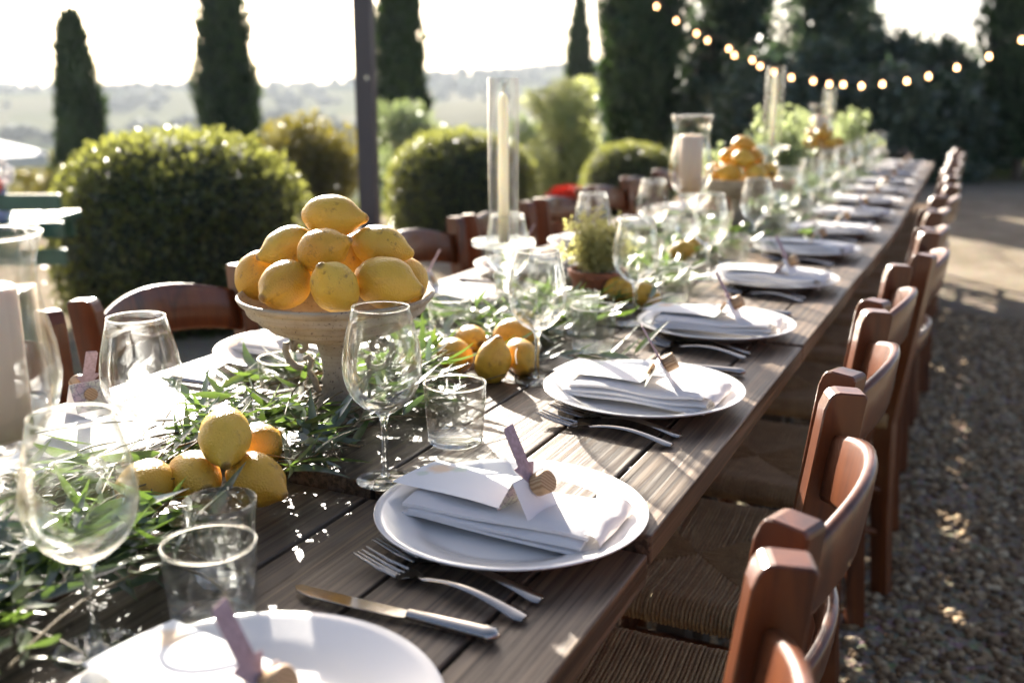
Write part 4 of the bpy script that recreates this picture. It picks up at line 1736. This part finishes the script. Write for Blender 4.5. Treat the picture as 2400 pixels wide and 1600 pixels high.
# ------------------------------------------------------------------ footed bowls
def footed_bowl(x, y, z, label):
    g = thing("footed_bowl", (x, y, z), math.atan2(CX.y, CX.x), label, "bowl", "footed stoneware bowls of lemons")
    outer = [(.0, .0), (.050, .0), (.052, .006), (.046, .015), (.035, .028), (.028, .041), (.0245, .054), (.0275, .061), (.0235, .068), (.024, .084), (.0265, .100), (.031, .113), (.036, .1195), (.0, .1215)]
    prof = []
    kr = [.0, .030, .061, .093, .118, .1305, .134]
    kz = [.1195, .1200, .1270, .1405, .1600, .1755, .1840]
    for t in np.linspace(0.04, 1, 110):
        rr_ = .134 * t
        prof.append((rr_ + .0011 * math.sin(t * 58), float(np.interp(rr_, kr, kz)) - .0014 * math.sin(t * 58)))
    inner = [(.1345, .1845), (.131, .1852), (.127, .1770), (.112, .162), (.09, .147), (.06, .135), (.0, .130)]
    wobble = lambda a, zz_: .006 * math.sin(2 * a + 1) + .004 * math.sin(5 * a + zz_ * 30)
    put("bowl", MB().lathe(prof + inner, 72, wob=wobble).mesh("bowl_dish", M['stoneware'], True), g)
    put("foot", MB().lathe(outer, 48, wob=lambda a, zz_: .012 * math.sin(3 * a + zz_ * 50) + .01 * math.sin(7 * a - zz_ * 90)).mesh("bowl_foot", M['stoneware'], True), g)
    path = []
    for t in np.linspace(0, 1, 12):                        # upper curl
        a = math.radians(-40 + 330 * (1 - t))
        path.append((.0535 + (.0060 + .004 * t) * math.cos(a), .1085 + (.0060 + .004 * t) * math.sin(a)))
    mid = [(.066, .118), (.0735, .112), (.075, .101), (.071, .089), (.062, .0795), (.051, .0765), (.042, .080), (.039, .088), (.0435, .094), (.049, .090)]
    low = [(.050, .077), (.042, .070), (.036, .060), (.034, .050), (.030, .042)]
    for s in (0, 1):
        m = MB()
        for pp, rad in ((path + mid, .0046), (low, .0042)):
            P3 = [Vector((a if s == 0 else -a, 0, b_)) for a, b_ in pp]
            m.tube(P3, [rad * (.8 + .3 * math.sin(math.pi * i_ / len(P3))) for i_ in range(len(P3))], 10)
        put("handle", m.mesh("bowl_handle", M['stoneware'], True), g)
    return g


footed_bowl(-.803, 1.112, T_TOP, "stoneware footed bowl with scroll handles heaped with lemons, nearest the camera")
footed_bowl(-.752, 3.30, T_TOP, "second stoneware footed lemon bowl, beside the hurricane candle glass")
footed_bowl(-.80 + shift(5.5), 5.5, T_TOP, "small-looking far stoneware lemon bowl, the last along the table")
for bi, (bx, by, n) in enumerate(((-.752, 3.30, 10), (-.80 + shift(5.5), 5.5, 10))):
    rg = random.Random(40 + bi)
    spots = [(.085 * math.cos(2 * math.pi * q / 6 + .3), .085 * math.sin(2 * math.pi * q / 6 + .3), .205) for q in range(6)]
    spots += [(.045 * math.cos(2 * math.pi * q / 3 + .8), .045 * math.sin(2 * math.pi * q / 3 + .8), .250) for q in range(3)] + [(.0, .0, .292), (0, 0, .2)]
    for q, (a, b_, c) in enumerate(spots[:n]):
        nm = "second" if bi == 0 else "farthest"
        if q < 6:
            tier = "rim tier, " + ("gravel side", "far gravel corner", "far hedge corner", "hedge side", "near hedge corner", "near gravel corner")[q]
        elif q < 9:
            tier = "middle tier, " + ("far side", "hedge side", "camera side")[q - 6]
        else:
            tier = "very top" if q == 9 else "hidden centre"
        lemon(Vector((bx + a, by + b_, T_TOP + c)), (rg.uniform(-1, 1), rg.uniform(-.4, .4), rg.uniform(-1, 1)), f"lemon in the {nm} footed bowl's heap, {tier}", f"lemons in the {nm} footed bowl", 1.05)

# ------------------------------------------------------------------ candles
def taper_candle(p, h, label, r0=.0112):
    c = thing("taper_candle", p, 0, label, "candle", "ivory taper candles in glass tubes")
    put("wax", MB().lathe([(0, 0), (r0, 0), (r0 * .97, h * .5), (r0 * .86, h * .93), (r0 * .72, h * .965), (r0 * .3, h * .985), (0, h * .988)], 24).mesh("taper_wax", M['wax'], True), c)
    put("wick", MB().tube([(0, 0, h * .98), (.001, 0, h + .006), (.005, 0, h + .014), (.0065, .001, h + .017)], .0016, 6).mesh("taper_wick", M['wick'], True), c)
    return c


def candlestick(x, y, hd, ht, label, lab2, tube_r=.031):
    """Glass candlestick with a bell foot, a disc, and an open glass tube; hd disc height, ht tube top."""
    g = thing("glass_candlestick", (x, y, T_TOP), 0, label, "candlestick", "glass candlesticks along the table centre")
    s = hd / .155
    foot = [(.0, .001), (.050, .001), (.054, .006), (.050, .014), (.040, .024), (.028, .040), (.020, .058 * s), (.0165, .075 * s), (.020, .084 * s), (.0235, .090 * s), (.020, .097 * s), (.014, .103 * s), (.019, .112 * s), (.027, .121 * s), (.027, .128 * s), (.021, .136 * s), (.024, .146 * s), (.032, .152 * s), (.034, .155 * s), (.0, .155 * s)]
    put("stem", MB().lathe(foot, 40).mesh("candlestick_stem", M['crystal'], True), g)
    d = hd
    disc = [(.0, d), (.060, d), (.0655, d + .002), (.067, d + .008), (.0655, d + .014), (.058, d + .0145), (.048, d + .009), (.0, d + .008)]
    put("disc", MB().lathe(disc, 48).mesh("candlestick_disc", M['crystal'], True), g)
    tb = [(tube_r, d + .008), (tube_r, ht), (tube_r - .0022, ht), (tube_r - .0022, d + .008)]
    put("tube", MB().lathe(tb, 48).mesh("candle_tube", M['tube'], True), g)
    taper_candle((x, y, T_TOP + d + .0085), (ht - d) * .90, lab2)
    return g


candlestick(-.891, 1.815, .150, .482, "glass candlestick with wide disc and tall open tube behind the middle lemon pile", "ivory taper candle in the nearest tall glass tube")
candlestick(-.79 + shift(4.0), 4.0, .245, .555, "tall glass candlestick and tube rising behind the second lemon bowl", "ivory taper candle in the tube behind the second lemon bowl", .035)
candlestick(-.81 + shift(5.85), 5.85, .20, .49, "far glass candlestick and tube behind the last lemon bowl", "ivory taper candle in the farthest glass tube", .033)


def hurricane(x, y, h, label, lab2, cr=.028):
    g = thing("hurricane_glass", (x, y, T_TOP), 0, label, "candle holder", "hurricane candle glasses on stems")
    s = h / .325
    hb = h * .44
    ped = [(.0, .001), (.052, .001), (.056, .004), (.050, .009), (.026, .016), (.014, .026), (.016, .034 * s), (.030, .044 * s), (.037, .060 * s), (.035, .076 * s), (.022, .090 * s), (.013, .100 * s), (.014, .112 * s), (.024, .124 * s), (.036, hb - .004), (.0, hb)]
    put("pedestal", MB().lathe(ped, 40).mesh("hurricane_pedestal", M['crystal'], True), g)
    H = h - hb
    o = [(.030, hb), (.046, hb + H * .05), (.058, hb + H * .16), (.0635, hb + H * .30), (.0615, hb + H * .45), (.0545, hb + H * .62), (.0505, hb + H * .76), (.0525, hb + H * .88), (.060, hb + H)]
    i_ = [(a - .0022, b_) for a, b_ in reversed(o)]
    put("chimney", MB().lathe(o + i_, 56).mesh("hurricane_chimney", M['tube'], True), g)
    rim = [(.0592 + .0016 * math.cos(a), h + .0016 * math.sin(a)) for a in np.linspace(0, 2 * math.pi, 7)]
    put("rim", MB().lathe(rim, 56).mesh("hurricane_rim", M['rimglass'], True), g)
    c = thing("pillar_candle", (x, y, T_TOP + hb + .002), 0, lab2, "candle", "tan pillar candles in hurricane glasses")
    ch = H * .74
    put("wax", MB().lathe([(0, 0), (cr + .006, 0), (cr + .006, ch - .004), (cr + .003, ch), (cr * .5, ch - .003), (0, ch - .004)], 32).mesh("pillar_wax", M['waxtan'], True), c)
    put("wick", MB().tube([(0, 0, ch - .005), (.001, 0, ch + .012)], .0015, 6).mesh("pillar_wick", M['wick'], True), c)
    return g


hurricane(-.800, .572, .332, "large near hurricane glass on a bulbous stem at the picture edge", "tan pillar candle in the near hurricane glass")
hurricane(-.80, 2.86, .392, "hurricane glass with candle standing before the second lemon bowl", "tan pillar candle before the broad dark cypress")
hurricane(-.80 + shift(5.75), 5.70 - .2, .40, "far hurricane glass beside the last lemon bowl", "tan pillar candle in the farthest hurricane glass")

# ------------------------------------------------------------------ potted plants on the table
def potted(x, y, rt, hp, R, hh, n, mat, seed, label, spiky=False, leaf=.010):
    g = thing("potted_herb", (x, y, T_TOP), 0, label, "potted plant", "potted herbs along the table centre")
    pot = [(.0, .0), (rt * .70, .0), (rt * .72, .003), (rt * .93, hp * .78), (rt * 1.0, hp * .79), (rt * 1.02, hp), (rt * .93, hp), (rt * .88, hp * .86)]
    put("pot", MB().lathe(pot, 40).mesh("herb_pot", M['terracotta'], True, auto=math.radians(40)), g)
    put("soil", MB().lathe([(0, hp * .9), (rt * .5, hp * .89), (rt * .9, hp * .86)], 24).mesh("herb_soil", M['soil'], True), g)
    r = np.random.default_rng(seed)
    if not spiky:
        d = rand_dirs(r, n)
        q = .35 + .65 * r.random(n) ** .6
        q *= 1 + .10 * np.sin(d[:, 0] * 9 + 1) * np.sin(d[:, 1] * 8)
        P = d * np.array([R, R, hh]) * q[:, None] + np.array([0, 0, hp + hh * .75])
        D = d + .5 * r.standard_normal((n, 3)) + np.array([0, 0, .5])
        P[:, 2] = np.maximum(P[:, 2], hp * .92)
    else:
        ns = 70 if hh > .12 else 150
        sd_ = rand_dirs(r, ns)
        sd_[:, 2] = np.abs(sd_[:, 2]) * 1.3 + .35
        sd_ /= np.linalg.norm(sd_, axis=1, keepdims=True)
        ln = hh * (.6 + .55 * r.random(ns))
        k = r.integers(0, ns, n)
        t = .15 + .85 * r.random(n)
        P = sd_[k] * (ln[k] * t)[:, None] * np.array([R / hh * 1.2, R / hh * 1.2, 1.2]) + np.array([0, 0, hp * .9])
        P += .005 * r.standard_normal((n, 3))
        D = sd_[k] * .6 + .8 * r.standard_normal((n, 3))
    N = rand_dirs(r, n)
    V, F = rhombi(P, D, N, leaf * (.6 + .8 * r.random(n)), leaf * .5 * (.7 + .6 * r.random(n)))
    fo = put("foliage", mesh_np("herb_foliage", V, F, M[mat]), g)
    fo['kind'] = 'stuff'
    return g


potted(-.787, 2.085, .066, .068, .082, .115, 5200, 'moss', 5, "terracotta pot of mossy yellow-green herb beside the wine glasses", True, .011)
potted(-.83 + shift(4.45), 4.45, .075, .09, .17, .27, 4200, 'herb', 6, "tall pale green herb plant behind the second lemon bowl", True, .024)
potted(-.93 + shift(3.75), 3.75, .07, .08, .11, .16, 3000, 'herb', 7, "low pale green herb plant between hurricane glass and candlestick", True, .022)
potted(-.72 + shift(6.2), 6.2, .075, .09, .15, .22, 3000, 'herb', 8, "far pale green herb plant near the table end", True, .026)

# ------------------------------------------------------------------ leaf garland along the middle of the table
def leaf_mesh(seed, mat):
    r = random.Random(seed)
    L, Wd = 1.0, r.uniform(.125, .19)
    bend = r.uniform(-.7, .6)
    tw = r.uniform(-.5, .5)
    side = r.uniform(-.4, .4)
    V, F = [], []
    n = 7
    for i in range(n):
        t = i / (n - 1)
        w = Wd * .5 * math.sin(math.pi * min(1, (t * .96 + .04)) ** .8) ** .9 if 0 < t < 1 else .004
        ax, ay, az = L * t, side * t * t, bend * t * t * .5
        c, s = math.cos(tw * t), math.sin(tw * t)
        V += [(ax, ay - w * c, az - w * s + w * .25), (ax, ay, az), (ax, ay + w * c, az + w * s + w * .25)]
    for i in range(n - 1):
        for k in (0, 1):
            q = i * 3 + k
            F.append((q, q + 3, q + 4, q + 1))
    return V, F, mat


LV = [leaf_mesh(s, 'garland') for s in range(9)] + [leaf_mesh(s + 20, 'garland_bright') for s in range(3)]
LM = []
for V, F, mt in LV:
    LM.append(MB().add(V, F).mesh("leaf", M[mt], True, fix=False))
gar = thing("leaf_garland", (XC, 1.0, T_TOP), 0, "runner of narrow willow-like green leaves lying along the table centre", "garland")
gr_ = random.Random(99)


def garland_c(y):
    return XC - .035 - .05 * math.exp(-((y - .95) / .55) ** 4) + .03 * math.sin(y * 2.3 + .6) + shift(y)


sprigs = []
twigs = MB()
y = .18
items = []
while y < 7.35:
    near = y < 2.3
    for _ in range(3 if .45 < y < 1.45 else 2):
        c = garland_c(y)
        dirn = gr_.choice((1, -1)) * (math.pi / 2) + gr_.gauss(0, .55)
        x0 = c + gr_.gauss(0, .066)
        L = gr_.uniform(.12, .22)
        z0 = .004 + abs(gr_.gauss(0, .012)) + (.028 * gr_.random() * math.exp(-((y - 1.08) / .25) ** 2))
        zr = gr_.uniform(.0, .016)
        cv_ = gr_.uniform(-1.1, 1.1)
        pts_ = []
        for i_ in range(8):
            t = i_ / 7
            a = dirn + cv_ * t
            if i_ == 0:
                px_, py_ = x0, y
            else:
                px_ += math.cos(a) * L / 7
                py_ += math.sin(a) * L / 7
            pts_.append(Vector((px_, py_, z0 + zr * math.sin(math.pi * t) * .9 + .004)))
        ok = all(abs(p.x - (XC + shift(p.y))) < .30 for p in pts_)
        if not ok or pts_[-1].y > 7.4:
            continue
        twigs.tube([p - Vector((XC, 1.0, 0)) for p in pts_], [.0016 - .0009 * i_ / 7 for i_ in range(8)], 5, cap=False)
        nl = gr_.randint(9, 13) if near else gr_.randint(8, 11)
        for q in range(nl):
            t = (q + .5) / nl
            f_ = t * 7
            i_ = min(6, int(f_))
            p = pts_[i_].lerp(pts_[i_ + 1], f_ - i_)
            tdir = pts_[i_ + 1] - pts_[i_]
            a = math.atan2(tdir.y, tdir.x) + (1 if q % 2 else -1) * gr_.uniform(.3, .85)
            pitch = gr_.uniform(-.12, .30) if gr_.random() < .9 else gr_.uniform(.3, .8)
            ln_ = gr_.uniform(.045, .088)
            items.append((p, a, pitch, gr_.uniform(-.9, .9), ln_, gr_.randrange(9) if gr_.random() < .92 else 9 + gr_.randrange(3)))
    y += .0165 if near else .030
cand_ = []
for (p, a, pitch, roll, ln_, k) in items:
    if p.z < .012 and pitch < 0:
        pitch = abs(pitch)
    end = p + Vector((math.cos(a) * math.cos(pitch), math.sin(a) * math.cos(pitch), math.sin(pitch))) * ln_
    if end.z < .003:
        pitch = .05
    cand_.append((p, a, pitch, roll, ln_, k, end))


KEEP_OUT = [(o.location.x, o.location.y, {'lemon': .040, 'water_tumbler': .058, 'fluted_glass': .034, 'wine_glass': .036, 'footed_bowl': .05, 'potted_herb': .06}[o.name.split('.')[0]])
            for o in bpy.data.objects if o.parent is None and o.name.split('.')[0] in ('lemon', 'water_tumbler', 'fluted_glass', 'wine_glass', 'footed_bowl', 'potted_herb') and o.location.z < T_TOP + .06]
KEEP_OUT += [(-.60, .76, .055), (-.56, .67, .06)] + [(-.36 - .03 * q_, .775, .07) for q_ in range(7)] + [(-.36 - .03 * q_, 1.25, .06) for q_ in range(7)] + [(-.36 - .03 * q_, .66, .05) for q_ in range(6)]


def blocked(p, end):
    for (cx_, cy_, rad) in [(x_, y_, .148) for (y_, x_) in RP[:5] + LP[:5]]:
        if math.hypot(end.x - cx_, end.y - cy_) < rad - .008 or math.hypot(p.x - cx_, p.y - cy_) < rad - .01:
            return True
    mid = (p + end) / 2
    if .80 < mid.y < 1.42 and max(p.x, end.x) > -.672 + .02 * math.sin(mid.y * 17):
        return True
    for (cx_, cy_, rad) in KEEP_OUT:
        for e in (p, mid, end):
            if math.hypot(e.x - cx_, e.y - cy_) < rad:
                return True
    return False


cand_ = [c for c in cand_ if not blocked(c[0], c[6])]
cand_.sort(key=lambda c: -(c[4] / max(.35, (Vector((c[0].x, c[0].y, T_TOP + c[0].z)) - Vector((0, 0, CAM_Z))).length) + c[0].z * 1.2 if c[0].y < 1.75 and PX(1, 1, 1) is not None else -9))
origin = Vector((XC, 1.0, 0))
rest = {}
for n_, (p, a, pitch, roll, ln_, k, end) in enumerate(cand_):
    rotm = Matrix.Rotation(a, 4, 'Z') @ Matrix.Rotation(-pitch, 4, 'Y') @ Matrix.Rotation(roll, 4, 'X')
    if n_ < 300:
        put("leaf", LM[k], gar, p - origin, tuple(rotm.to_quaternion()), ln_)
    else:
        mat_ = LV[k][2]
        R_ = np.array(rotm.to_3x3()) * ln_
        Vn = np.array(LV[k][0]) @ R_.T + np.array(p - origin)
        rest.setdefault(mat_, []).append((Vn, np.array(LV[k][1])))
for mat_, lst in rest.items():
    Vs, Fs, off_ = [], [], 0
    for Vn, Fn in lst:
        Vs.append(Vn)
        Fs.append(Fn + off_)
        off_ += len(Vn)
    o = put("foliage", mesh_np("garland_foliage", np.vstack(Vs), np.vstack(Fs), M[mat_], True), gar)
    o['kind'] = 'stuff'
put("twig", twigs.mesh("garland_twigs", M['twig'], True, fix=False), gar)['kind'] = 'stuff'

# a few long leaves lying across the lemon by the near glass
# ------------------------------------------------------------------ haze over the valley
zmin = float(gz.min()) - 1.0
hz = NT("valley_haze")
pv = hz.n("VolumePrincipled")
pv.inputs['Color'].default_value = (.80, .87, .95, 1)
pv.inputs['Density'].default_value = .00028
pv.inputs['Anisotropy'].default_value = .0
hz.l(pv.outputs[0], hz.out.inputs['Volume'])
hm = MB().box((0, 0, (zmin + 62) / 2), (5200, 5200, 62 - zmin)).mesh("haze", hz.m)
put("haze", hm, kind='stuff', label="pale bluish haze in the air over the valley", cat="haze")
print("objects", len(bpy.data.objects), "zmin", zmin, "zmax", float(gz.max()))
